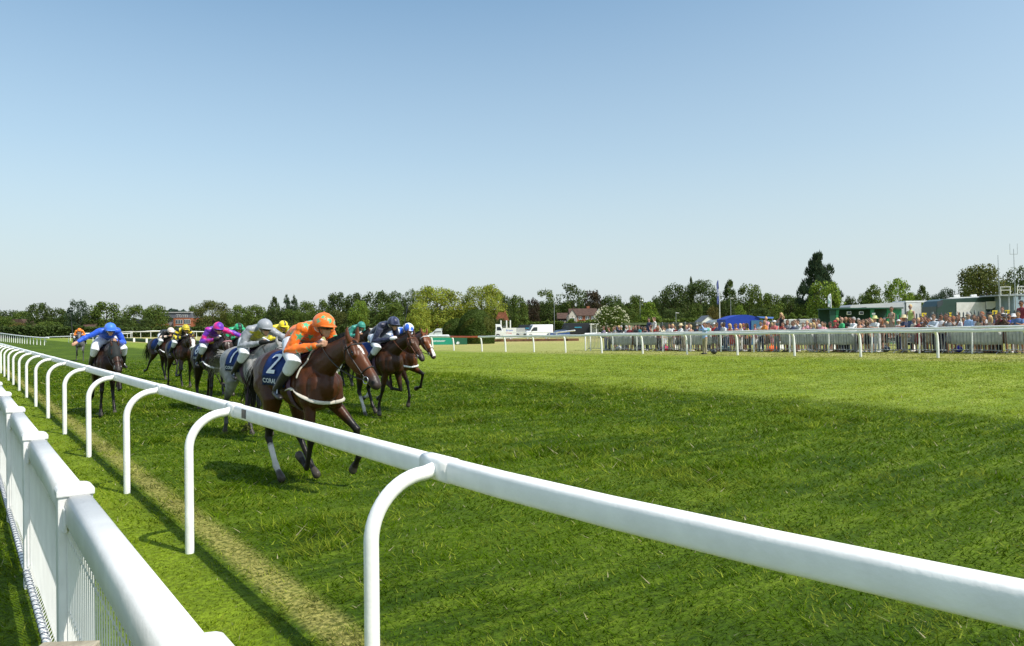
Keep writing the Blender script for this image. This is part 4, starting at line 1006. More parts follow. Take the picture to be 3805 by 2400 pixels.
def hair_mesh(kind, hd):
    key = (kind, round(hd.x, 3))
    if key in HM: return HM[key]
    k = Skel(); c = Vector(hd)
    if kind in ('short', 'long', 'tied'):
        k.chain('h', [c + Vector((-.03, 0, .03)), c + Vector((-.005, 0, .075))], [(.088, .098), (.082, .095)], side=(0, 1, 0))
        if kind == 'long':
            for s in (-1, 1): k.chain('h', [c + Vector((-.03, s * .07, .05)), c + Vector((-.03, s * .09, -.08)), c + Vector((0, s * .10, -.22))], [.045, .045, .03])
            k.chain('h', [c + Vector((-.07, 0, .03)), c + Vector((-.09, 0, -.12)), c + Vector((-.09, 0, -.24))], [(.08, .05), (.085, .045), (.06, .03)], side=(0, 1, 0))
        if kind == 'tied': k.ball('h', c + Vector((-.12, 0, .02)), .05)
        me = voxel(k.mb, .018, 2)
    elif kind == 'cap':
        m = MB(); m.lathe([(.108 * math.cos(a), .10 * math.sin(a)) for a in np.linspace(0, 1.5, 7)], 14, c + Vector((-.005, 0, .045)), 1.05, .92)
        m.box(c + Vector((.12, 0, .055)), (.10, .13, .012)); me = m.mesh('c', True)
    else:   # wide brimmed hat
        m = MB(); r = .25 if kind == 'floppy' else .19
        m.lathe([(r, -.03), (r * .8, .0), (.115, .012), (.108, .10), (.07, .125), (.01, .13)], 18, c + Vector((0, 0, .05))); me = m.mesh('c', True)
    HM[key] = me; return me
glm = {}
def shade_mesh(hd):
    k = round(hd.x, 3)
    if k not in glm:
        m = MB()
        for s in (-1, 1): m.box(Vector(hd) + Vector((.088, s * .035, .015)), (.02, .055, .036)); 
        m.box(Vector(hd) + Vector((.092, 0, .022)), (.014, .03, .01)); glm[k] = m.mesh('s')
    return glm[k]
CN = dict(white=(.75, .75, .75), cream=(.72, .66, .50), navy=(.02, .03, .09), black=(.015, .015, .018), red=(.58, .03, .03), darkred=(.25, .02, .03), salmon=(.72, .17, .16), orange=(.78, .27, .04),
          green=(.04, .45, .16), turquoise=(.16, .60, .47), teal=(.03, .24, .28), lightblue=(.36, .52, .80), blue=(.03, .06, .55), grey=(.28, .29, .31), pink=(.75, .33, .38), peach=(.80, .42, .28),
          beige=(.45, .36, .25), khaki=(.38, .33, .20), brown=(.12, .06, .035), lime=(.50, .60, .16), denim=(.08, .12, .22), purple=(.25, .19, .28), yellow=(.70, .55, .08), checked=(.55, .60, .68), midblue=(.09, .17, .38))
CNAME = dict(darkred='maroon', lightblue='skyblue', midblue='royal', checked='checked')
HAIRC = dict(blond=(.60, .42, .18), brown=(.09, .045, .02), dark=(.02, .014, .01), grey=(.35, .34, .33), ginger=(.30, .10, .03), straw=(.62, .52, .30), white=(.72, .72, .72), black=(.02, .02, .022), red=(.5, .02, .03), limestraw=(.60, .62, .25), bald=None, pinkw=(.75, .5, .52))
SK = dict(a=(.44, .25, .175), b=(.34, .17, .11), c=(.12, .055, .03), d=(.28, .13, .07))
POSET = dict(stand='standing', lean='leaning on the rail', fold='arms folded on the rail', cross='arms crossed', shade='shading the eyes', photo='hands up to the face', up='one arm raised', one='one arm on the rail')
# px, headtop_y or None, row depth offset from rail, sex, top garment, colour, lower, lower colour, hair kind, hair colour, pose, skin, glasses, raise
CROWD = """
2251 0 m shirt purple trousers denim short brown lean b 0 0
2264 .3 w tee brown trousers black short brown shade b 0 0
2280 .5 w tank beige skirt black long blond stand a 0 0
2290 .2 m tee grey shorts khaki short brown fold a 0 0
2300 .4 m shirt navy trousers black short blond shade a 0 0
2316 .1 m shirt black trousers grey short grey lean a 0 0
2328 .9 m shirt white trousers navy short grey stand a 1 0
2339 0 m tee darkred shorts cream bald bald stand a 0 0
2353 .8 w tank brown skirt brown long brown stand b 0 0
2363 .1 m shirt black trousers black short brown stand a 0 0
2375 .2 m shirt teal trousers navy short dark stand b 0 0
2386 .5 w dress darkred dress darkred long dark stand b 0 0
2396 1.4 w tee pink skirt grey short brown stand a 0 0
2405 .3 m tee black trousers black short black lean b 0 -.2
2412 2.4 m shirt navy trousers denim short dark stand a 0 .48
2433 2.2 m tee white shorts red short brown shade a 0 .52
2440 .6 w tank peach skirt brown tied brown stand b 0 -.1
2449 .2 w tank darkred trousers black long ginger lean b 0 0
2465 .1 w shirt cream trousers white short brown photo a 1 0
2490 0 m tee white trousers khaki short brown fold b 1 0
2500 .7 m tee white shorts grey short blond stand a 0 0
2517 .3 w tee darkred skirt black short dark lean a 0 0
2529 .4 m tee pink shorts navy cap white stand a 0 0
2539 .2 m shirt white trousers beige hat straw lean a 0 0
2551 .5 w tee grey skirt white short blond stand a 0 0
2561 .9 m tee white trousers grey short brown stand a 0 0
2572 0 w tank peach dress peach short blond lean a 0 0
2600 .4 w tee brown skirt black long brown stand b 0 0
2612 .7 w tank white skirt beige tied brown photo a 0 0
2633 .6 m shirt white trousers navy short brown stand a 0 0
2627 0 m tee turquoise trousers black short dark stand a 0 0
2643 1.1 w tee cream skirt red short dark stand b 0 0
2655 .8 m tee red shorts grey cap white stand a 0 0
2664 1.6 w tee white trousers grey short brown stand a 0 0
2673 0 m tee navy shorts khaki short brown lean b 0 0
2684 .8 m tee grey trousers black short grey stand a 0 0
2696 .1 m tee white trousers denim short black fold c 1 0
2719 0 w dress red dress red long blond lean a 1 0
2733 .4 w tank peach skirt beige short brown stand b 1 0
2743 .1 w tank peach skirt cream short brown lean b 1 0
2751 .5 w tee white trousers white long blond stand a 0 0
2763 .8 w tee darkred skirt brown short ginger stand b 0 0
2772 .3 w tank brown skirt black tied brown stand b 0 0
2786 0 w tank yellow trousers brown long dark lean d 1 0
2806 1.2 w tee pink skirt white short brown stand a 0 -.1
2827 0 m tee white trousers navy short dark stand b 0 0
2847 1.6 w tee pink skirt white tied blond one a 0 .34
2852 0 m tee orange shorts brown bald bald lean b 0 .1
2885 0 m tee salmon trousers grey cap white lean a 1 .05
2904 1.9 w tank black skirt red long blond shade a 0 .55
2918 .1 w dress darkred dress darkred short brown lean a 0 0
2931 .3 m tee grey trousers black short brown fold b 0 .05
2952 .5 m tee white shorts navy short brown stand a 0 0
2957 0 m tee navy shorts grey short brown lean b 0 -.08
2966 .2 m tee white shorts denim short dark shade a 1 .08
2984 1.8 w tank pink skirt white short brown stand a 0 -.1
2999 2.6 w tee pink shorts white short blond stand a 0 .1
3026 3.4 m tee brown trousers black short black stand d 0 .15
3042 3.2 m tee white shorts black short dark stand b 0 .1
3012 1.2 w tee pink trousers grey short blond stand a 0 -.15
3027 0 w dress grey dress grey long blond lean a 0 -.12
3055 0 w tee pink skirt navy short brown one a 1 -.05
3086 .9 w tank darkred skirt black short dark stand b 0 -.05
3103 .3 w tank darkred dress darkred cap red up b 0 .05
3112 .5 m tee darkred trousers black short blond stand b 0 .08
3129 0 m tee green trousers navy bald bald cross a 1 .14
3144 .5 m tee black trousers black bald bald stand b 0 .16
3161 .7 m tee white trousers grey short brown shade b 0 .08
3173 0 m shirt white trousers grey short grey one b 1 .1
3196 .4 w tank peach skirt brown short brown stand a 0 0
3208 .7 w tank white skirt white tied brown photo a 0 .05
3223 0 w tank brown skirt black long brown shade a 1 .08
3241 1.0 w tee cream skirt denim short blond stand a 0 0
3260 0 m tee white trousers white hat limestraw lean a 0 .12
3273 .4 w tank brown dress brown long ginger stand a 0 .12
3314 1.5 w tank beige skirt beige tied brown cross b 1 .62
3360 0 m tee navy trousers beige hat straw one b 0 .12
3384 1.7 w tank lime skirt denim short blond stand a 1 .70
3398 .8 w tee cream skirt grey short brown stand a 0 .05
3413 .1 w tank darkred dress darkred short blond up a 0 .05
3441 .4 m tee grey trousers grey short dark photo b 0 .05
3452 .2 w dress beige dress beige short brown photo b 0 .0
3466 .5 w tank black skirt black floppy white stand b 0 .05
3479 0 m shirt checked trousers black short brown lean a 1 .12
3502 .3 m tee white trousers navy short dark fold d 1 .12
3517 .7 m tee brown shorts blue short brown stand b 0 .12
3528 0 w tee grey dress grey tied brown photo b 0 .1
3543 .3 w tank khaki skirt black short ginger up b 0 .1
3560 1.4 m tee white shorts grey short brown stand a 0 .0
3600 0 m shirt lightblue trousers grey short grey stand a 1 .16
3619 .5 w tee white trousers beige short brown stand b 0 .16
3638 0 w tank khaki skirt black long dark stand a 1 .1
3650 .6 m tee white trousers grey short ginger stand a 0 .2
3668 .2 w tank black skirt navy short ginger lean a 0 0
3680 .8 m tee navy trousers black cap black stand b 0 .17
3691 .1 w dress beige dress beige long blond lean a 0 .05
3703 .9 w tank white skirt white short brown stand a 0 .14
3714 .4 m shirt darkred trousers black short brown stand b 0 .12
3732 .1 w shirt brown dress brown floppy black photo b 0 .1
3750 .3 w tank blue dress blue short dark stand b 0 .16
3768 .6 w tee white trousers white floppy white stand a 0 .1
3783 .9 m tee white trousers grey short brown stand a 0 .1
3788 0 m tee midblue shorts beige short dark lean b 0 .16
3797 1.3 m tee darkred trousers black short dark stand d 1 .55
2470 2.6 w tee cream skirt white short brown stand a 0 -.2
2590 1.6 m tee navy trousers khaki short grey stand a 0 -.1
2710 1.3 m tee white shorts denim short brown stand a 0 -.1
2870 1.5 w tee white skirt pink short blond stand a 0 0
3190 1.6 m tee navy trousers grey short grey stand a 0 0
3297 2.2 w tee pink skirt white short blond stand a 0 -.2
3340 2.4 m tee white trousers navy cap white stand a 0 -.2
3425 2.0 m tee midblue shorts beige short brown stand a 0 0
3580 2.2 w tee darkred skirt denim short dark stand b 0 0
3725 2.6 w tee white shorts denim short brown stand a 0 .4
"""
used = {}
HNAME = dict(short='short %s hair', long='long %s hair', tied='tied %s hair', cap='%s cap', hat='%s hat', floppy='wide %s hat')
gapc = {}
def spectator(px, row, sex, top, tc, low, lc, hk, hc_, pose, sk, gl, up, u0=38.25, label=None, group='spectators behind the far rail', rz=None, posev=None):
    rnd = random.Random(px)
    v = on_u(px, u0 + row); loc = Vector((u0 + row, v, gz(u0 + row, v) + (up if up > .3 else 0)))
    key = '%s+%s' % (top, 'dress' if top == 'dress' or low == 'dress' else low)
    body, tm, lm, fm, hd = person_meshes(pose, key)
    b = link('person', body, OBJSKIN); b.color = (*[c * rnd.uniform(.9, 1.1) for c in SK[sk]], 1)
    b.location = loc; b.rotation_euler = (0, 0, rz if rz is not None else R(180 - rnd.uniform(-12, 40)))
    s = (1.0 if sex == 'm' else .945) * (1 + (up * .35 if up <= .3 else .02)); b.scale = (s,) * 3
    def part(n, me, m_, c):
        o = bpy.data.objects.new(n, me); COL.objects.link(o); o.parent = b
        if not me.materials: me.materials.append(m_)
        o.color = (*[k_ * .82 + .02 for k_ in c], 1); return o
    part({'dress': 'dress', 'tank': 'vest_top'}.get(top, 'shirt'), tm, OBJCL, CN[tc])
    if lm: part({'trousers': 'trousers', 'shorts': 'shorts', 'skirt': 'skirt'}[low], lm, OBJCL, CN[lc])
    part('shoes', fm, OBJCL, rnd.choice(((.6, .6, .6), (.03, .03, .03), (.2, .13, .08))))
    if hk != 'bald': part('hat' if hk in ('cap', 'hat', 'floppy') else 'hair', hair_mesh(hk, hd), OBJMATT, HAIRC[hc_])
    if gl: part('sunglasses', shade_mesh(hd), OBJPAINT, (.01, .01, .01))
    g = gapname(v).replace('posts from the right of the far rail', 'far rail posts from the right'); W_ = 'man' if sex == 'm' else 'woman'
    tn = {'dress': 'dress', 'tank': 'vest'}.get(top, 'top')
    base = '%s in %s %s, %s' % (W_, CNAME.get(tc, tc), tn, 'bald head' if hk == 'bald' else (HNAME[hk] % {'limestraw': 'yellowish straw'}.get(hc_, hc_)))
    tag(b, label or base, 'person', group); b['_g'] = g; b['_p'] = POSET[pose]; b['_x'] = px
    return b
PEOPLE = []
rx = random.Random(11)
taken = [int(l.split()[0]) for l in CROWD.strip().split('\n')]
for k in range(64):
    px_ = rx.randint(2245, 3795)
    if min(abs(px_ - t_) for t_ in taken) < 7: continue
    taken.append(px_)
    CROWD += '%d %.1f %s %s %s %s %s %s %s %s %s %d %.2f\n' % (px_, rx.uniform(.9, 3.4), *rx.choice((('m', 'tee'), ('w', 'tee'), ('w', 'tank'), ('m', 'shirt'))), rx.choice(('white', 'navy', 'grey', 'black', 'brown', 'darkred', 'beige', 'teal', 'pink', 'khaki')), rx.choice(('trousers', 'shorts')), rx.choice(('black', 'navy', 'khaki', 'denim', 'grey')), rx.choice(('short', 'short', 'tied')), rx.choice(('dark', 'brown', 'blond', 'grey', 'ginger')), rx.choice(('stand', 'cross', 'shade', 'stand')), rx.choice('aabd'), rx.random() < .3, rx.uniform(-.1, .15))
for ln in CROWD.strip().split('\n'):
    a = ln.split()
    px, row, sex, top, tc = int(a[0]), float(a[1]), a[2], a[3], a[4]
    PEOPLE.append(spectator(px, row, sex, top, tc, a[5], a[6], a[7], a[8], a[9], a[10], int(a[11]), float(a[12])))
# labels: look first, then pose, then the gap between rail posts, then place among look-alikes
from collections import defaultdict
def resolve(L, keyf, addf):
    d = defaultdict(list)
    for o in L: d[o['label']].append(o)
    for k, v in d.items():
        if len(v) > 1:
            for o in v: addf(o)
for o in PEOPLE:
    gi = o['_g'].split(' far rail')[0]
    o['label'] = o['label'] + ', ' + gi.replace('between the ', 'between ')
d = defaultdict(list)
for o in PEOPLE: d[o['label']].append(o)
for k, v in d.items():
    if len(v) > 1:
        v.sort(key=lambda o: o['_x'])
        for i, o in enumerate(v): o['label'] = ('left ' if i == 0 else 'right ' if i == len(v) - 1 else 'middle ') + o['label']
for o in PEOPLE:
    o['label'] = o['label'].replace(' posts', '') + ' rail posts from right'
    for k_ in ('_g', '_p', '_x'): del o[k_]
# photographer on the turf between the two rails
pg = spectator(2618, 0, 'm', 'shirt', 'lightblue', 'trousers', 'khaki', 'short', 'brown', 'photo', 'b', 0, 0, u0=34.1, rz=R(165), label='photographer in light blue shirt and beige trousers standing alone on the turf before the barriers')
m = MB(); m.box((.34, 0, 1.64), (.10, .15, .11)); m.tube([(.38, 0, 1.63), (.60, 0, 1.62)], .048, n=10)
k = m.build('camera', DARKCL); k.location = pg.location; k.rotation_euler = pg.rotation_euler; tag(k, 'black camera with a long lens held by the photographer on the turf', 'camera')
m = Skel(); m.chain('b', [(-.2, 0, .14), (.2, 0, .14)], [(.14, .13), (.14, .13)]); m.chain('b', [(-.1, 0, .26), (0, 0, .36), (.1, 0, .26)], [.02, .02, .02])
k = link('camera_bag', voxel(m.mb, .02, 1), DARKCL); v_ = on_u(2651, 34.3); k.location = (34.3, v_, gz(34.3, v_)); k.rotation_euler = (0, 0, R(50)); tag(k, 'black camera bag lying on the grass to the right of the photographer', 'bag')
# bags, folding chairs behind the barriers
for px, u, c, lb in ((2472, 38.6, (.55, .03, .12), 'pink and red bag on the grass behind the barriers'), (2868, 38.7, (.80, .14, .03), 'bright orange bag on the ground behind the bannered barriers'), (2300, 38.5, (.5, .52, .55), 'pale bag on the ground at the left end of the crowd'), (3290, 38.8, (.02, .03, .06), 'dark rucksack on the ground below the standing woman with crossed arms'), (3560, 38.7, (.03, .03, .35), 'dark blue bag on the ground left of the man in the light blue shirt'), (2691, 38.6, (.25, .45, .50), 'pale blue bag on the ground below the man in the navy polo')):
    m = Skel(); m.chain('b', [(-.22, 0, .16), (.22, 0, .16)], [(.16, .16), (.15, .15)]); m.chain('b', [(-.1, 0, .3), (0, 0, .42), (.1, 0, .3)], [.02, .02, .02])
    k = link('bag', voxel(m.mb, .025, 1), OBJCL); k.color = (*c, 1); v_ = on_u(px, u); k.location = (u, v_, gz(u, v_)); k.rotation_euler = (0, 0, px); tag(k, lb, 'bag')
# ---------------------------------------------------------------- trees
FOL = mat('foliage', rough=.6, spec=.15, src='obj', var=.0, trans=.35)
nt = FOL.node_tree; vmn = [n for n in nt.nodes if n.type == 'VECT_MATH'][0]
at_n = nt.nodes.new('ShaderNodeAttribute'); at_n.attribute_name = 'Col'
v2 = nt.nodes.new('ShaderNodeVectorMath'); v2.operation = 'MULTIPLY'
src_ = vmn.inputs[0].links[0].from_socket; nt.links.new(src_, v2.inputs[0]); nt.links.new(at_n.outputs['Color'], v2.inputs[1]); nt.links.new(v2.outputs[0], vmn.inputs[0])
BARK = mat('bark', (.08, .06, .045), .9, .2, var=.3, vscale=3)
def crown_mesh(kind, seed, n=3600, leaf=.05):
    """unit crown: radius about .5, height 1, from z=0 to 1"""
    g = np.random.default_rng(seed); blobs = []
    if kind == 'round':
        for i in range(46):
            th = g.random() * 6.28; z = .06 + .82 * g.random(); r = .37 * math.sqrt(max(0, 1 - ((z - .42) / .50) ** 2)) * (.75 + .25 * g.random())
            blobs.append((r * math.cos(th), r * math.sin(th), z, .10 + .06 * g.random()))
        blobs.append((0, 0, .5, .36)); blobs.append((0, 0, .25, .36)); blobs.append((0, 0, .82, .16))
    elif kind == 'tall':
        for i in range(44):
            th = g.random() * 6.28; z = .06 + .84 * g.random(); r = .38 * math.sqrt(max(0, 1 - ((z - .45) / .52) ** 2)) * (.7 + .3 * g.random())
            blobs.append((r * math.cos(th), r * math.sin(th), z, .09 + .05 * g.random()))
        blobs.append((0, 0, .6, .34)); blobs.append((0, 0, .3, .36))
    elif kind == 'conifer':
        for i in range(90):
            z = g.random() ** .95; th = g.random() * 6.28; r = .48 * (1 - z) ** .65 * (.35 + .65 * g.random()) + .015
            blobs.append((r * math.cos(th), r * math.sin(th), .04 + .92 * z, .055 + .085 * (1 - z)))
    elif kind == 'open':
        for i in range(44):
            th = g.random() * 6.28; z = .25 + .68 * g.random(); r = .48 * g.random() ** .5 * (1.1 - abs(z - .6))
            blobs.append((r * math.cos(th), r * math.sin(th), z, .07 + .05 * g.random()))
    elif kind == 'plume':       # tall soft tree with upswept tufts
        for i in range(90):
            z = g.random(); th = g.random() * 6.28; r = (.44 * (1 - z ** 1.9) + .05) * (.35 + .7 * g.random())
            blobs.append((r * math.cos(th), r * math.sin(th), .06 + .88 * z, .05 + .05 * (1 - z)))
    elif kind == 'lumpy':
        for i in range(64):
            th = g.random() * 6.28; z = .05 + .86 * g.random(); r = .42 * math.sqrt(max(0.02, 1 - ((z - .38) / .60) ** 2)) * (.72 + .32 * g.random())
            blobs.append((r * math.cos(th), r * math.sin(th), z, .06 + .07 * g.random()))
        blobs.append((0, 0, .5, .34)); blobs.append((0, 0, .25, .38)); blobs.append((.05, 0, .78, .20))
    B = np.array(blobs); wt = B[:, 3] ** 1.7; wt /= wt.sum(); bi = g.choice(len(B), n, p=wt)
    d = g.normal(size=(n, 3)); d /= np.linalg.norm(d, axis=1)[:, None]
    rr_ = (.55 + .5 * g.random(n) ** .6) * B[bi, 3]
    if kind == 'plume': d[:, 2] = np.abs(d[:, 2]) * 1.5 - .3
    P = B[bi, :3] + d * rr_[:, None] * np.array([1, 1, .8]); P += g.normal(size=(n, 3)) * .008
    nn = d + g.normal(size=(n, 3)) * .55; nn[:, 2] += .25; nn /= np.linalg.norm(nn, axis=1)[:, None]
    a = np.cross(nn, g.normal(size=(n, 3))); a /= np.linalg.norm(a, axis=1)[:, None]; b = np.cross(nn, a)
    s = (leaf * (.5 + .8 * g.random(n)))[:, None]
    if kind == 'plume': b = np.array([0, 0, 1.0]) * .8 + d * .5; b /= np.linalg.norm(b, axis=1)[:, None]; a = np.cross(b, nn); a /= (np.linalg.norm(a, axis=1)[:, None] + 1e-6); Q = (P - a * s * .35, P + b * s * .2 + a * s * .35, P + b * s * 1.5, P + b * s * .3 - a * s * .3)
    else: Q = (P - a * s * .5, P - b * s * .42, P + a * s * .55, P + b * s * .45)
    V = np.stack(Q, 1).reshape(-1, 3).astype(np.float32)
    me = bpy.data.meshes.new('crown'); me.vertices.add(n * 4); me.vertices.foreach_set('co', V.ravel()); me.loops.add(n * 4); me.loops.foreach_set('vertex_index', np.arange(n * 4, dtype=np.int32))
    me.polygons.add(n); me.polygons.foreach_set('loop_start', np.arange(0, n * 4, 4, dtype=np.int32)); me.update()
    br = (.65 + .6 * g.random(n)) * (.85 + .3 * g.random(len(B)))[bi]; hue = g.normal(size=n) * .10
    c = np.stack([br * (1 + hue), br, br * (1 - hue)], 1); set_col(me, np.repeat(c, 4, axis=0)); me.materials.append(FOL)
    return me
CR = {}
def crown(kind, i, n=3600, leaf=.05):
    k = (kind, i, n)
    if k not in CR: CR[k] = crown_mesh(kind, hash((len(kind), i)) % 1000 + i * 7 + len(kind), n, leaf)
    return CR[k]
TR = {}
def trunk(kind, i):
    k = (kind in ('open',), i % 2)
    if k not in TR:
        m = MB(); g = random.Random(i); m.tube([(0, 0, -.02), (.005, 0, .2), (0, .005, .45), (.01, 0, .75)], [.030, .024, .018, .006], n=8)
        for j in range(9 if k[0] else 5):
            a = g.random() * 6.28; z = .2 + .35 * g.random(); L = .28 + .12 * g.random()
            m.tube([(0, 0, z), (.5 * L * math.cos(a), .5 * L * math.sin(a), z + .10), (L * math.cos(a), L * math.sin(a), z + .12 + .22 * g.random())], [.012, .008, .003], n=5)
        TR[k] = m.mesh('trunk', True); TR[k].materials.append(BARK)
    return TR[k]
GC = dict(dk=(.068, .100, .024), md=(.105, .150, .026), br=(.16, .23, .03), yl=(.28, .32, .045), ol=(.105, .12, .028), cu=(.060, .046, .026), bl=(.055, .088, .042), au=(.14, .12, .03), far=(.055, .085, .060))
def tree(px, topy, wpx, Z, kind, col, label, n=3600, leaf=.05, base=.02, cat='tree', name='tree', group='trees beyond the racecourse', i=None, squash=1):
    x, y = at(px, Z); g = gz(x, y); H_ = zat(px, topy, Z) - g; Wd = wpx / FPX * Z
    i = (px // 7) % 4 if i is None else i
    root = empty(name, (x, y, g - .1), (px * 1.7) % 6.28, label, cat, group)
    cr_ = link('crown', crown(kind, i, n, leaf), None, root); hb = H_ * base
    cr_.location = (0, 0, hb); wf = {'conifer': 1.5, 'tall': 1.22, 'open': 1.25, 'plume': 1.3}.get(kind, 1.2); cr_.scale = (Wd * wf * squash, Wd * wf, (H_ - hb) * 1.04); cr_.color = (*[c * random.Random(px).uniform(.88, 1.12) for c in GC[col]], 1)
    t = link('trunk', trunk(kind, i), None, root); t.scale = (max(Wd, H_ * .6),) * 2 + (H_,)
    return root
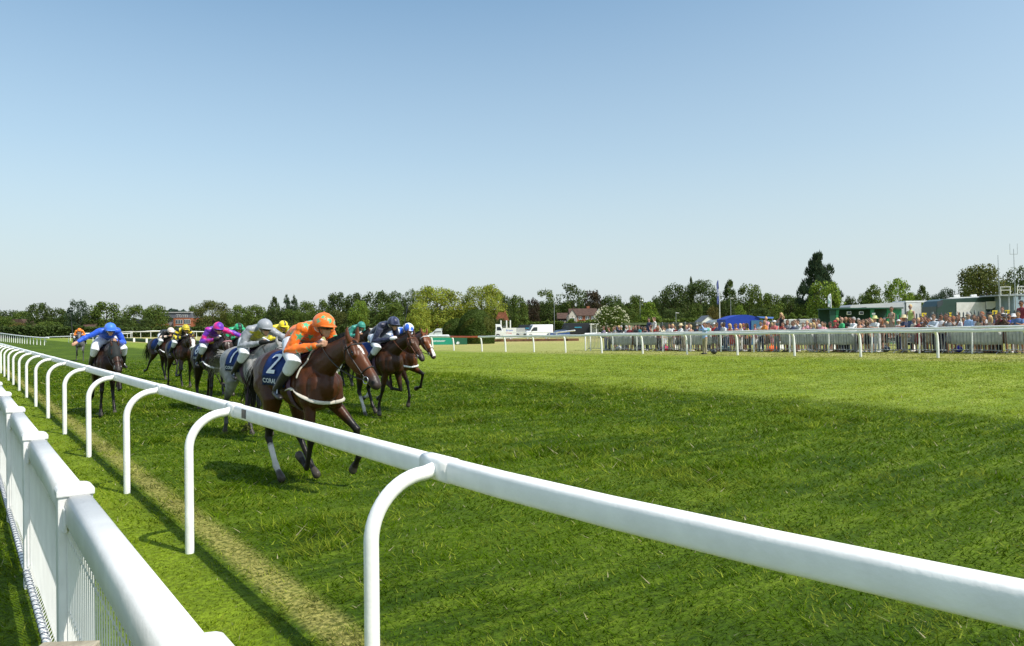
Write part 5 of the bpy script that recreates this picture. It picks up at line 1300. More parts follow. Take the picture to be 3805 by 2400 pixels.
T = [
(-30, 1150, 90, 330, 'round', 'dk', 'low distant tree at the extreme left edge above the curved white rail'),
(35, 1149, 110, 330, 'round', 'dk', 'broad low distant tree behind the brown roofed house at far left'),
(95, 1152, 90, 320, 'lumpy', 'md', 'distant tree right of the brown roofed house roof'),
(142, 1121, 78, 260, 'lumpy', 'dk', 'tall dark tree at left with an uneven top, first tall one from the left'),
(205, 1140, 90, 262, 'round', 'dk', 'wide dark tree just right of the tall uneven one at left'),
(30, 1172, 80, 235, 'round', 'md', 'green bush tree in front of the brown roofed house, far left'),
(70, 1196, 60, 225, 'round', 'au', 'yellowish bush below the brown roofed house'),
(185, 1192, 90, 225, 'lumpy', 'md', 'mid green bush left of the far orange jockey'),
(252, 1165, 70, 245, 'lumpy', 'dk', 'dark tree behind the far orange jockey'),
(290, 1112, 82, 240, 'tall', 'bl', 'tall oval dark tree standing above the far orange jockey'),
(345, 1150, 70, 238, 'round', 'dk', 'dark tree between the tall oval tree and the blue jockey'),
(395, 1117, 120, 240, 'round', 'md', 'large rounded tree right above the royal blue jockey'),
(497, 1130, 92, 238, 'round', 'md', 'rounded mid green tree right of the royal blue jockey'),
(580, 1129, 92, 236, 'round', 'md', 'rounded tree immediately left of the red brick flats'),
(455, 1175, 70, 228, 'lumpy', 'dk', 'dark undergrowth tree between two rounded trees over the royal blue jockey'),
(540, 1178, 60, 229, 'lumpy', 'dk', 'dark undergrowth tree left of the black jockey'),
(718, 1132, 46, 330, 'round', 'md', 'small distant tree behind the red brick flats'),
(790, 1112, 132, 232, 'round', 'ol', 'large olive brown tree above the pink jockey'),
(880, 1128, 72, 230, 'lumpy', 'md', 'tree directly above the green capped jockey'),
(945, 1130, 96, 226, 'round', 'md', 'rounded tree above the silver jockey'),
(1020, 1106, 56, 240, 'conifer', 'dk', 'ragged dark conifer left of the two pointed firs'),
(1065, 1095, 44, 242, 'conifer', 'bl', 'left of the two pointed dark firs above the leading jockey'),
(1094, 1098, 42, 242, 'conifer', 'bl', 'right of the two pointed dark firs above the leading jockey'),
(1020, 1140, 90, 215, 'lumpy', 'dk', 'dark tree in front of the ragged conifer above the yellow capped jockey'),
(1090, 1146, 90, 214, 'lumpy', 'md', 'mid green tree below the two pointed firs'),
(1145, 1116, 84, 236, 'round', 'md', 'rounded tree just right of the two pointed firs'),
(1205, 1112, 60, 236, 'tall', 'md', 'narrow tree directly above the orange cap'),
(1170, 1150, 90, 212, 'lumpy', 'md', 'lower tree immediately behind the orange cap'),
(1260, 1083, 90, 228, 'lumpy', 'dk', 'tall dark tree right of the orange cap'),
(1320, 1084, 80, 229, 'round', 'dk', 'dark high tree above the teal capped jockey'),
(1250, 1148, 90, 208, 'round', 'ol', 'olive lower tree right of the orange cap'),
(1335, 1113, 76, 205, 'lumpy', 'br', 'brighter green tree behind the teal capped jockey'),
(1395, 1079, 116, 226, 'lumpy', 'dk', 'dark high tree between the teal and navy jockeys'),
(1470, 1080, 76, 228, 'lumpy', 'dk', 'dark high tree above the navy cap'),
(1450, 1116, 116, 200, 'round', 'md', 'wide mid green tree directly behind the navy cap'),
(1532, 1078, 60, 228, 'open', 'dk', 'thin topped dark tree left of the big yellow green limes'),
(1625, 1060, 190, 190, 'lumpy', 'yl', 'big yellow green lime tree, left one of the pair behind the clipped dome'),
(1790, 1055, 160, 192, 'lumpy', 'yl', 'big yellow green lime tree, right one of the pair behind the clipped dome'),
(1840, 1090, 80, 186, 'lumpy', 'yl', 'lower right shoulder lime tree beside the cottage with orange roof'),
(1560, 1120, 80, 180, 'lumpy', 'yl', 'lower lime tree at left behind the blue and white jockey'),
(1880, 1092, 60, 232, 'round', 'dk', 'dark tree between the limes and the cottage roof'),
(1852, 1180, 60, 172, 'lumpy', 'dk', 'dark bush hiding the wall of the cottage with orange roof'),
(1925, 1093, 76, 176, 'round', 'md', 'rounded tree right above the cottage with orange roof'),
(1978, 1106, 60, 202, 'lumpy', 'cu', 'dark copper tree left of the street lamp'),
(2040, 1076, 92, 212, 'open', 'md', 'flat topped open pine left of the bare branched tree'),
(2168, 1190, 50, 174, 'round', 'md', 'small garden tree in front of the timbered house wall'),
(2030, 1112, 90, 206, 'round', 'dk', 'dark tree behind the street lamp'),
(2132, 1056, 100, 208, 'open', 'dk', 'thin bare branched tree above the timbered house'),
(2100, 1118, 80, 214, 'round', 'dk', 'dark tree behind the left gable of the timbered house'),
(2195, 1073, 96, 215, 'lumpy', 'cu', 'dark purplish tree above the roof of the timbered house'),
(2275, 1092, 96, 200, 'round', 'dk', 'dark tree behind the white flowering elder'),
(2355, 1092, 86, 205, 'round', 'md', 'mid green tree right of the white flowering elder'),
(2415, 1122, 92, 150, 'conifer', 'br', 'bright green pointed tree above the green roofed shelter'),
(2330, 1140, 70, 160, 'lumpy', 'md', 'bushy tree between the elder and the pointed bright tree'),
(2450, 1098, 70, 220, 'lumpy', 'dk', 'dark tree left of the great dark oaks'),
(2508, 1050, 116, 190, 'round', 'dk', 'great dark oak, left one of the two highest in the middle'),
(2605, 1036, 140, 192, 'round', 'dk', 'great dark oak, right one of the two highest in the middle'),
(2570, 1032, 28, 196, 'conifer', 'dk', 'dark fir tip poking up between the two great oaks'),
(2580, 1122, 72, 150, 'round', 'md', 'lower green tree in front of the great oaks, left of the blue flag'),
(2500, 1140, 90, 160, 'lumpy', 'dk', 'dark undergrowth tree behind the palisade fence below the left oak'),
(2652, 1134, 50, 140, 'lumpy', 'au', 'yellowing shrub tree left of the blue flagpole foot'),
(2712, 1043, 70, 180, 'conifer', 'dk', 'dark spreading conifer right of the blue flag'),
(2690, 1110, 80, 176, 'lumpy', 'dk', 'dark tree low behind the blue flagpole'),
(2785, 1050, 92, 182, 'lumpy', 'md', 'high green tree above the blue tent'),
(2752, 1128, 42, 140, 'tall', 'br', 'light green bush just above the blue tent'),
(2862, 1084, 92, 180, 'round', 'md', 'tree right of the high one above the blue tent'),
(2820, 1140, 90, 150, 'lumpy', 'dk', 'dark lower tree behind the right end of the blue tent'),
(2940, 1092, 96, 184, 'lumpy', 'dk', 'dark tree left of the very tall upswept tree'),
(2985, 1120, 70, 150, 'round', 'md', 'lower tree left of the green cabin'),
(3045, 948, 156, 150, 'plume', 'bl', 'very tall upswept blue green tree, the highest in the picture'),
(3062, 1038, 116, 140, 'lumpy', 'br', 'leafy green tree in front of the very tall upswept tree'),
(3110, 1090, 70, 140, 'round', 'md', 'green tree right of the white feather flag'),
(3162, 1096, 52, 180, 'round', 'dk', 'small dark tree above the left end of the white trailer'),
(3250, 1058, 100, 170, 'conifer', 'md', 'pointed tree cluster above the white trailer'),
(3215, 1085, 70, 175, 'round', 'md', 'rounded tree left of the pointed one above the white trailer'),
(3345, 1028, 104, 150, 'lumpy', 'br', 'high green tree above the right end of the white trailer'),
(3390, 1082, 80, 152, 'round', 'md', 'green tree between the white trailer and the dark green truck'),
(3428, 1064, 66, 190, 'conifer', 'dk', 'dark pointed tree left of the dark green truck roof'),
(3520, 1067, 72, 260, 'round', 'bl', 'distant dark tree above the dark green truck'),
(3470, 1092, 50, 262, 'round', 'bl', 'small distant tree above the front of the dark green truck'),
(3668, 976, 214, 105, 'round', 'ol', 'big spreading chestnut tree behind the masts at right'),
(3600, 1052, 100, 110, 'round', 'md', 'lower left limb like tree of the big chestnut at right'),
(3800, 996, 110, 120, 'open', 'dk', 'dark tree cut by the right edge above the viewing platform'),
(3860, 990, 110, 120, 'round', 'dk', 'tree just beyond the right edge of the frame'),
]
for row in T:
    big = row[2] > 130
    tree(*row, n=14000 if big else (2600 if row[4] == 'open' else 6000), leaf=.026 if big else .038)
# far woodland behind everything, and a low ridge
def woodland(name, pts, label, col, hgt, n, leaf, kind='stuff', depth=14):
    g = np.random.default_rng(3); P_ = []
    for (a, b) in zip(pts[:-1], pts[1:]):
        m_ = int(n * abs(b[0] - a[0]) / abs(pts[-1][0] - pts[0][0]))
        f = g.random(m_); px = a[0] + (b[0] - a[0]) * f; ty = a[1] + (b[1] - a[1]) * f; Z = a[2] + (b[2] - a[2]) * f
        for k in range(m_):
            hh = zat(px[k], ty[k], Z[k]); hh *= .82 + .25 * mnoise.noise(Vector((px[k] * .045, 3, 0))) + .10 * mnoise.noise(Vector((px[k] * .16, 7, 0)))
            q = g.random(); x, y = at(px[k], Z[k] + depth * g.random() * (.3 + .7 * q)); P_.append((x, y, max(hh, .5) * q ** .6 ))
    P = np.array(P_); n = len(P); nn = g.normal(size=(n, 3)); nn[:, 2] += .6; nn /= np.linalg.norm(nn, axis=1)[:, None]
    a = np.cross(nn, g.normal(size=(n, 3))); a /= np.linalg.norm(a, axis=1)[:, None]; b = np.cross(nn, a); s = (leaf * (.5 + g.random(n)))[:, None]
    V = np.stack((P - a * s, P - b * s, P + a * s, P + b * s), 1).reshape(-1, 3).astype(np.float32)
    me = bpy.data.meshes.new(name); me.vertices.add(n * 4); me.vertices.foreach_set('co', V.ravel()); me.loops.add(n * 4); me.loops.foreach_set('vertex_index', np.arange(n * 4, dtype=np.int32))
    me.polygons.add(n); me.polygons.foreach_set('loop_start', np.arange(0, n * 4, 4, dtype=np.int32)); me.update()
    br = .6 + .8 * g.random(n); set_col(me, np.repeat(np.stack([br, br, br], 1), 4, axis=0)); me.materials.append(FOL)
    o = bpy.data.objects.new(name, me); COL.objects.link(o); o.color = (*GC[col], 1); tag(o, label, 'woodland', kind=kind); return o
woodland('far_woodland', [(-200, 1178, 300), (130, 1176, 290), (600, 1182, 285)], 'far dark belt of trees behind the left houses', 'dk', 0, 38000, .6)
woodland('far_woodland', [(660, 1168, 290), (1300, 1150, 270), (1500, 1138, 262), (1860, 1140, 255)], 'far dark belt of trees behind the jockeys', 'dk', 0, 70000, .55)
woodland('far_woodland', [(1850, 1118, 262), (2150, 1112, 255), (2500, 1100, 245), (2900, 1110, 240), (3150, 1118, 230), (3460, 1105, 230), (3900, 1090, 220)], 'far dark belt of trees behind the vehicles and the crowd', 'dk', 0, 100000, .5)
woodland('far_ridge', [(540, 1146, 1500), (640, 1144, 1500), (740, 1149, 1500)], 'blue grey wooded ridge on the horizon above the brick flats', 'far', 0, 5000, 5, depth=60)  # distance haze is put into the ridge's leaf colour as blue
woodland('shrubbery', [(-100, 1207, 215), (200, 1203, 210), (560, 1212, 212), (900, 1205, 205), (1500, 1204, 196), (1840, 1200, 190)], 'low dark shrubs and undergrowth at the foot of the trees on the left', 'dk', 0, 80000, .3, depth=8)
woodland('shrubbery', [(1880, 1190, 196), (2300, 1178, 150), (2700, 1170, 140), (3040, 1160, 130)], 'low shrubs at the foot of the trees behind the palisade fence', 'md', 0, 50000, .22, depth=8)
# elder with white flowers
e = tree(2270, 1137, 112, 118, 'round', 'md', 'elder bush covered in white flower heads at the left end of the crowd', n=7000, leaf=.036, name='flowering_elder', cat='bush', i=1)
m = MB(); g = random.Random(4)
for i in range(170):
    th = g.random() * 6.28; z = g.uniform(.25, .98); r = .50 * math.sqrt(max(0, 1 - ((z - .45) / .56) ** 2)) ; c = Vector((r * math.cos(th), r * math.sin(th), z)); s = g.uniform(.009, .018)
    for q in range(3):
        cc = c + Vector((g.uniform(-.02, .02), g.uniform(-.02, .02), g.uniform(-.01, .02))); m.lathe([(s, 0), (s * .8, .012), (.002, .02)], 6, cc)
fl = m.build('flower_heads', mat('elder_flowers', (.38, .38, .24), .8, var=.2), e); fl.scale = e.children[0].scale; fl.location = e.children[0].location
# clipped dome hedges
def dome(px, topy, basey, wpx, Z, label, sy=1):
    x, y = at(px, Z); g_ = gz(x, y); H_ = zat(px, topy, Z) - g_; Wd = wpx / FPX * Z / 2
    root = empty('clipped_hedge', (x, y, g_), 0, label, 'hedge', 'clipped domed hedges by the car park')
    gq = np.random.default_rng(px); n = 26000; th = gq.random(n) * 6.283; ph = gq.random(n)
    z = ph; r = np.where(z < .45, .93 + .07 * z / .45, np.sqrt(np.clip(1 - ((z - .45) / .56) ** 2.4, 0, 1)))
    rad = r * (1 - .05 * gq.random(n) + .025 * np.sin(th * 5) * np.sin(z * 9)); P = np.stack([rad * np.cos(th) * Wd, rad * np.sin(th) * Wd, z * H_], 1)
    top = gq.random(n) < .25; rt = np.sqrt(gq.random(n)); P[top] = np.stack([rt * np.cos(th) * Wd * .95, rt * np.sin(th) * Wd * .95, (.45 + .56 * np.clip(1 - rt ** 2, 0, 1) ** .42) * H_], 1)[top]
    nn = np.stack([np.cos(th), np.sin(th), z * 1.2], 1) + gq.normal(size=(n, 3)) * .5; nn /= np.linalg.norm(nn, axis=1)[:, None]
    a = np.cross(nn, gq.normal(size=(n, 3))); a /= np.linalg.norm(a, axis=1)[:, None]; b = np.cross(nn, a); s = (.07 + .07 * gq.random(n))[:, None]
    V = np.stack((P - a * s, P - b * s, P + a * s, P + b * s), 1).reshape(-1, 3).astype(np.float32)
    me = bpy.data.meshes.new('leaves'); me.vertices.add(n * 4); me.vertices.foreach_set('co', V.ravel()); me.loops.add(n * 4); me.loops.foreach_set('vertex_index', np.arange(n * 4, dtype=np.int32))
    me.polygons.add(n); me.polygons.foreach_set('loop_start', np.arange(0, n * 4, 4, dtype=np.int32)); me.update()
    pt = vn(P[:, 0] * 1.2 + 60, P[:, 2] * 1.2 + P[:, 1] + 60, 5); br = .65 + .6 * gq.random(n); c = np.stack([br * (1 + .35 * (pt > .66)), br, br], 1); set_col(me, np.repeat(c, 4, axis=0)); me.materials.append(FOL)
    o = link('foliage', me, None, root); o.color = (.060, .095, .014, 1)
    m = MB(); m.lathe([(Wd * .8, 0), (Wd * .86, H_ * .4), (Wd * .6, H_ * .8), (.1, H_ * .9)], 24); m.build('inner_shell', mat('inner_shell', (.02, .025, .01), .9), root, True)  # opaque dark shell filling the hedge behind its leaves
dome(1772, 1153, 1262, 136, 88, 'big dark clipped dome hedge, the taller one on the right of the two')
dome(1700, 1186, 1262, 112, 91, 'lower clipped dome hedge half hidden on the left of the big one')

# ---------------------------------------------------------------- vehicles
def side(prof, w, bev=.06):
    m = MB(); m.prism(prof, -w / 2, w / 2); return m
def wheels(root, xs, w, r=.34):
    for x in xs:
        for s in (-1, 1):
            m = MB(); m.tube([(x, s * (w / 2 - .11), r), (x, s * (w / 2 + .01), r)], r, n=18, cap=False); o = m.build('wheel', RUBBER, root, True, 0)
            m = MB(); m.tube([(x, s * (w / 2 + .004), r), (x, s * (w / 2 + .025), r)], r * .58, n=12, cap=False); m.build('hub_cap', GALV, o)
LAMP = mat('lamp_lens', (.5, .5, .48), .15, .7)
REDL = mat('tail_lamp', (.4, .02, .01), .2, .6)
def van(px, Z, rz, col, label, L=5.9, Hh=2.6, W_=2.0, logo=None, lcol=(.05, .5, .75), bz=0, kind='panel', group='vehicles in the car park behind the rail'):
    x, y = at(px, Z); root = empty('parked_van', (x, y, gz(x, y) + bz), rz, label, 'van', group)
    f = L / 2
    if kind == 'panel': prof = [(-f, .32), (-f, Hh - .12), (-f + .12, Hh), (f - 1.75, Hh), (f - 1.5, Hh - .08), (f - .85, 1.30), (f - .12, 1.02), (f, .75), (f, .32)]
    else: prof = [(-f, .3), (-f, Hh - .1), (-f + .2, Hh), (f - 1.6, Hh), (f - .95, 1.1), (f - .1, .92), (f, .65), (f, .3)]
    b = MB().prism(prof, -W_ / 2, W_ / 2).build('body', OBJPAINT, root, True, .07, 3); b.color = (*col, 1)
    for s in (-1, 1):
        m = MB(); y_ = s * (W_ / 2 + .004); A = (f - 1.55, Hh - .55 if kind == 'panel' else Hh - .3); pr = [(f - 2.45, 1.25), (f - 2.45, A[1]), (A[0] - .1, A[1]), (f - 1.08, 1.38 if kind == 'panel' else 1.2), (f - 1.1, 1.25 if kind == 'panel' else 1.15)]
        m.prism(pr, y_ - .004, y_ + .004); m.build('side_window', GLASS, root)
        m = MB(); m.box((f - 1.25, s * (W_ / 2 + .12), 1.35), (.12, .16, .28)); m.build('wing_mirror', DARKCL, root, False, .02)
        m = MB(); m.box((f - .16, s * (W_ / 2 - .22), .88), (.22, .3, .22)); m.build('headlight', LAMP, root, False, .03)
        m = MB(); m.box((-f - .005, s * (W_ / 2 - .1), 1.2), (.05, .12, .4)); m.build('tail_light', REDL, root)
    p0, p1 = (Vector((prof[4][0] + .03, 0, prof[4][1] - .06)), Vector((prof[5][0] - .02, 0, prof[5][1] + .05))) if kind == 'panel' else (Vector((prof[3][0] + .05, 0, prof[3][1] - .05)), Vector((prof[4][0] - .02, 0, prof[4][1] + .05)))
    d = p1 - p0; n_ = Vector((-d.z, 0, d.x)).normalized() * -1; n_ = n_ if n_.x > 0 else -n_
    q = [p + n_ * .012 + Vector((0, s * (W_ / 2 - .12), 0)) for p in (p0, p1) for s in (-1, 1)]; m = MB(); m.add(q, [(0, 1, 3, 2)]); m.build('windscreen', GLASS, root)
    MB().box((f - .01, 0, .45), (.14, W_ - .08, .26)).build('bumper', DARKCL, root, False, .03)
    MB().box((-f + .0, 0, .45), (.12, W_ - .08, .2)).build('bumper', DARKCL, root, False, .03)
    wheels(root, (-f + 1.15, f - .95), W_)
    if logo:
        for s in (-1, 1):
            tm = text_mesh(logo, .42); 
            for v in tm.vertices: v.co = (v.co.x * (-1 if s > 0 else 1) - .6, s * (W_ / 2 + .006), v.co.y + 1.85)
            o = link('lettering', tm, mat('logo' + logo, lcol, .5), root)
    return root
def faceang(deg): return -PSI + R(deg)     # heading measured in the picture: 0 = towards the right
van(1640, 150, faceang(180), (.52, .56, .58), 'silver grey van parked left of the clipped domes', L=4.9, Hh=2.0, logo='BELFE', lcol=(.12, .14, .16), bz=-.3)
van(1360, 150, faceang(180), (.66, .68, .68), 'white car derived van half hidden behind the teal capped jockey', L=4.6, Hh=1.9, kind='small', bz=-.3)
van(1415, 158, faceang(0), (.62, .63, .62), 'white van behind the navy jockey seat', L=5.2, Hh=2.2, bz=-.3)
van(1952, 172, faceang(188), (.016, .02, .026), 'black van left of the white van, blue lettering on its side', logo='moovers', bz=-.3)
van(2000, 160, faceang(197), (.74, .75, .76), 'white high roofed panel van in the middle of the car park', L=6.0, bz=-.3)
van(2135, 162, faceang(184), (.018, .02, .024), 'long black van with blue lettering right of the white van', L=7.6, Hh=2.75, logo='moovers', bz=-.2)
def car(px, Z, rz, col, label, bz=-.3, L=4.3, Hh=1.45):
    x, y = at(px, Z); root = empty('parked_car', (x, y, gz(x, y) + bz), rz, label, 'car', 'vehicles in the car park behind the rail'); f = L / 2
    prof = [(-f, .3), (-f, .85), (-f + .15, .98), (-f + .6, Hh - .05), (-f + 1.2, Hh), (f - 2.0, Hh - .02), (f - 1.2, .98), (f - .15, .82), (f, .6), (f, .3)]
    b = MB().prism(prof, -.85, .85).build('body', OBJPAINT, root, True, .06, 3); b.color = (*col, 1)
    for s in (-1, 1):
        m = MB(); m.prism([(-f + .55, .98), (-f + .85, Hh - .12), (f - 2.05, Hh - .12), (f - 1.4, .98)], s * .856 - .004, s * .856 + .004); m.build('side_window', GLASS, root)
        m = MB(); m.box((f - .06, s * .62, .68), (.14, .3, .16)); m.build('headlight', LAMP, root, False, .02)
    q = [Vector((f - 1.95, s * .72, Hh - .07)) + Vector((.03, 0, .02)) for s in (-1, 1)] + [Vector((f - 1.24, s * .76, 1.02)) + Vector((.03, 0, .02)) for s in (-1, 1)]; MB().add(q, [(0, 1, 3, 2)]).build('windscreen', GLASS, root)
    wheels(root, (-f + .8, f - .8), 1.72, .31); return root
car(2075, 150, faceang(200), (.03, .07, .20), 'dark blue car in front of the black van')
car(1935, 168, faceang(190), (.45, .47, .48), 'silver car in front of the left black van')
car(1385, 140, faceang(180), (.4, .42, .43), 'silver car behind the head of the leading horse')
car(2052, 178, faceang(190), (.62, .63, .64), 'pale car glimpsed behind the white van tail', bz=0)
# white lorry cab with flat lettered board beside it
x, y = at(1850, 150); root = empty('lorry', (x, y, gz(x, y) - .3), faceang(0), 'white lorry cab with low body just right of the clipped domes', 'lorry', 'vehicles in the car park behind the rail')
MB().prism([(-1, .5), (-1, 2.5), (-.7, 2.75), (.4, 2.7), (.8, 2.2), (1.0, 1.4), (1.0, .5)], -1.1, 1.1).build('cab', mat('white_lorry_paint', (.70, .71, .72), .3), root, True, .07, 3)
for s in (-1, 1): MB().prism([(-.2, 1.5), (-.2, 2.2), (.5, 2.2), (.8, 1.5)], s * 1.106 - .004, s * 1.106 + .004).build('side_window', GLASS, root)
MB().box((3.3, 0, 1.5), (4.2, 2.2, .9)).build('low_body', mat('grey_lorry_body', (.40, .41, .42), .5), root, False, .04)
wheels(root, (0, 3.9), 2.2, .42)
x, y = at(1893, 143); root = empty('lettered_board', (x, y, gz(x, y) - .2), faceang(0), 'white board with red and blue lettering beside the lorry', 'sign')
MB().box((0, 0, 1.15), (2.6, .06, 1.5)).build('panel', WHITEM, root)
for s in (-1, 1): MB().box((s * 1.2, .06, .5), (.08, .06, 1.1)).build('leg', GALV, root)
for tx, z, c in (('Britain', 1.42, (.05, .12, .5)), ('Finest', .95, (.6, .05, .06))):
    tm = text_mesh(tx, .5)
    for v in tm.vertices: v.co = (v.co.x, -.034, v.co.y + z)
    link('lettering', tm, mat('let' + tx, c, .6), root)
# portable toilet like booth
x, y = at(2225, 135); root = empty('booth', (x, y, gz(x, y)), faceang(0), 'small grey white booth with dark openings between the black van and the elder', 'booth')
MB().box((0, 0, 2.25), (3.2, 2, .18)).build('roof', WHITEF, root)
for dx in (-1.5, -.55, .5, 1.5): MB().box((dx, -.9, 1.08), (.12, .12, 2.15)).build('post', WHITEF, root)
MB().box((0, .9, 1.08), (3.0, .08, 2.15)).build('back_wall', GALV, root)

# ---------------------------------------------------------------- low white board rail, advert boards, hedged kerb
bq = [(1828, 1256, 97), (1960, 1252, 100), (2100, 1250, 98), (2210, 1247, 95)]
root = rail_px('board_rail', 'low white board rail with short posts right of the clipped domes', [(a, b, c) for a, b, c in bq], .16, 3.3, pr=.22)
rail_px('metal_rail', 'thin grey white rail in front of the parked vans', [(1835, 1235, 112), (2040, 1235, 112), (2070, 1238, 110)], .055, 2.6, pr=.07)
rail_px('slanted_rail', 'white rail rising to the right in front of the long black van', [(2068, 1236, 104), (2135, 1228, 102)], .10, 3, pr=.1)
brick = mat('brown_edging', (.16, .085, .05), .9, .2, var=.4, vscale=2)
x0, y0 = at(1828, 98); x1, y1 = at(2150, 98); m = MB(); m.bar((0, 0, .16), (x1 - x0, y1 - y0, .16), .3, .34); o = m.build('brick_edging', brick); o.location = (x0, y0, gz(x0, y0)); tag(o, 'low brown brick edging under the low white board rail', 'edging')
GRB = mat('green_board', (.015, .27, .17), .5, .4, var=.08)
def board(px0, px1, topy, boty, Z, label, txt, tsz, c=GRB):
    x0, y0 = at(px0, Z); x1, y1 = at(px1, Z); L = math.hypot(x1 - x0, y1 - y0); g_ = gz((x0 + x1) / 2, (y0 + y1) / 2)
    zt = zat(px0, topy, Z) - g_; root = empty('advertising_board', ((x0 + x1) / 2, (y0 + y1) / 2, g_), math.atan2(y1 - y0, x1 - x0), label, 'sign', 'green advertising boards at the car park edge')
    MB().box((0, 0, zt / 2 + .02), (L, .08, zt)).build('panel', c, root)
    for s in (-1, 1): MB().box((s * L * .4, .09, zt / 2 - .02), (.06, .08, zt)).build('leg', GALV, root)
    if txt:
        tm = text_mesh(txt, tsz, italic=.25)
        for v in tm.vertices: v.co = (v.co.x, -.045, v.co.y + zt * .55)
        link('lettering', tm, LETW, root)
    return root
board(1560, 1687, 1255, 1267, 84, 'green advertising board with white lettering left of the clipped domes', 'Westminster', .34)
board(1689, 1735, 1255, 1267, 84, 'darker green board with a white leaf mark, touching the clipped domes', None, .2, mat('dark_green_board', (.01, .10, .05), .5))
root = [o for o in bpy.data.objects if o.name.startswith('advertising_board')][-1]
m = MB()
for k, (a, l) in enumerate(((25, .5), (45, .42), (5, .42))): 
    d = Vector((math.cos(R(a)), 0, math.sin(R(a)))); n_ = Vector((-d.z, 0, d.x)); o_ = Vector((-.55, -.046 - k * .002, .1)); m.add([o_, o_ + d * l * .5 + n_ * .08, o_ + d * l, o_ + d * l * .5 - n_ * .06], [(0, 1, 2, 3)])
m.build('leaf_mark', LETW, root)
rail_px('grey_rail', 'grey white rail behind the green boards, left of the orange red length', [(1545, 1249, 88), (1665, 1247, 86)], .12, 4)

# ---------------------------------------------------------------- street lamp, poles
def pole(px, topy, Z, label, arm=0, name='street_lamp', r=.07, head=True, cat='lamp'):
    x, y = at(px, Z); g_ = gz(x, y); H_ = zat(px, topy, Z) - g_; root = empty(name, (x, y, g_), faceang(0), label, cat)
    MB().tube([(0, 0, -.1), (0, 0, H_ * .5), (0, 0, H_)], [r, r * .8, r * .6], n=8).build('pole', GALV, root, True)
    if arm: MB().tube([(0, 0, H_), (.3, 0, H_ + .08), (arm, 0, H_ + .1)], r * .5, n=6).build('arm', GALV, root, True)
    if head: MB().tube([(arm, 0, H_ + .1), (arm + .5, 0, H_ + .08)], [(.12, .09), (.07, .05)], n=8).build('lamp_head', LAMP, root, True)
    return root
pole(2060, 1130, 165, 'tall grey street lamp left of the timbered house', .3)
pole(2379, 1117, 150, 'slim lamp post with a white globe above the crowd, left of the pointed bright tree', 0, r=.05)
pole(2512, 1165, 125, 'short lamp with a white top behind the palisade fence', 0, r=.05)
pole(2716, 1110, 130, 'lamp with a white top right of the blue flag', 0, r=.05)
for px, ty in ((1861, 1199), (1896, 1198), (1882, 1200)):
    x, y = at(px, 160); o = MB().box((0, 0, 1.7), (.22, .22, 3.6)).build('gate_post', WHITEM, None, False, .03); o.location = (x, y, -.3)
    tag(o, {1861: 'left white gate post by the cottage with orange roof', 1896: 'right white gate post by the cottage with orange roof', 1882: 'middle white gate post by the cottage with orange roof'}[px], 'post', 'white gate posts by the cottage')

# ---------------------------------------------------------------- houses
BRK = mat('red_brick', (.30, .11, .06), .85, .2, var=.25, vscale=3); TIM = mat('dark_timber', (.05, .035, .03), .8); RND = mat('cream_render', (.55, .50, .42), .8, .2, var=.1)
TILE = mat('brown_roof_tiles', (.085, .052, .040), .85, .2, var=.25, vscale=2); TILO = mat('orange_roof_tiles', (.24, .09, .05), .8, .2, var=.3, vscale=2); SLATE = mat('grey_slate', (.13, .14, .16), .6, .3, var=.2, vscale=2)
WIN = mat('window_glass', (.08, .10, .12), .1, .6); STONE = mat('pale_stone', (.30, .27, .21), .85, var=.2)
def gable_roof(m, L, W_, z0, h, ov=.3):
    a, b = L / 2 + ov, W_ / 2 + ov
    m.add([(-a, -b, z0), (a, -b, z0), (a, b, z0), (-a, b, z0), (-a, 0, z0 + h), (a, 0, z0 + h), (-a, -b, z0 - .15), (a, -b, z0 - .15), (a, b, z0 - .15), (-a, b, z0 - .15)],
          [(0, 1, 5, 4), (2, 3, 4, 5), (1, 8 - 6, 5), (3, 0, 4), (6, 7, 8, 9), (0, 6, 7, 1), (1, 7, 8, 2), (2, 8, 9, 3), (3, 9, 6, 0)]); return m
def window(root, x, z, w, h, y, fr=WHITEM, parentname='window', n=2):
    f = MB(); f.box((x, y, z), (w, .10, h)); fo = f.build(parentname, fr, root)
    p = MB()
    for i in range(n): p.box((x - w / 2 + w * (i + .5) / n, y - .052, z), (w / n - .12, .02, h - .16))
    p.build('pane', WIN, fo)
def place_house(name, px, Z, basez, label, rot=0, cat='house'):
    x, y = at(px, Z); return empty(name, (x, y, gz(x, y) + basez), faceang(rot), label, cat)
# timbered house
r_ = place_house('timbered_house', 2165, 180, 0, 'timbered brick house with brown tiled roof and white gable, left of the elder'); 
MB().box((0, 0, 2.2), (6.0, 5, 4.4)).build('wall', BRK, r_); gable_roof(MB(), 6.2, 5, 4.4, 1.7).build('roof', TILE, r_)
g1 = MB(); g1.prism([(-1.1, 0), (1.1, 0), (1.1, 4.1), (0, 5.7), (-1.1, 4.1)], -3.3, 1); gw = g1.build('gable', RND, r_); gw.location = (-2.7, 0, 0)
m = MB(); m.bar((-1.3, -3.33, 3.9), (0, -3.33, 5.85), .16, .1); m.bar((1.3, -3.33, 3.9), (0, -3.33, 5.85), .16, .1); 
for dx in (-.9, 0, .9): m.bar((dx * .95, -3.32, 2.6), (dx * .95, -3.32, 4.3), .14, .06)
m.build('timber_frame', TIM, gw); window(gw, 0, 3.3, 1.1, 1.1, -3.36)
for dx in (-.8, .9, 2.2): window(r_, dx, 3.8, .9, .8, -2.55)
g2 = MB(); g2.prism([(-.9, 0), (.9, 0), (.9, 4.0), (0, 5.8), (-.9, 4.0)], -2.9, 1); gw2 = g2.build('gable', RND, r_); gw2.location = (3.6, 0, 0)
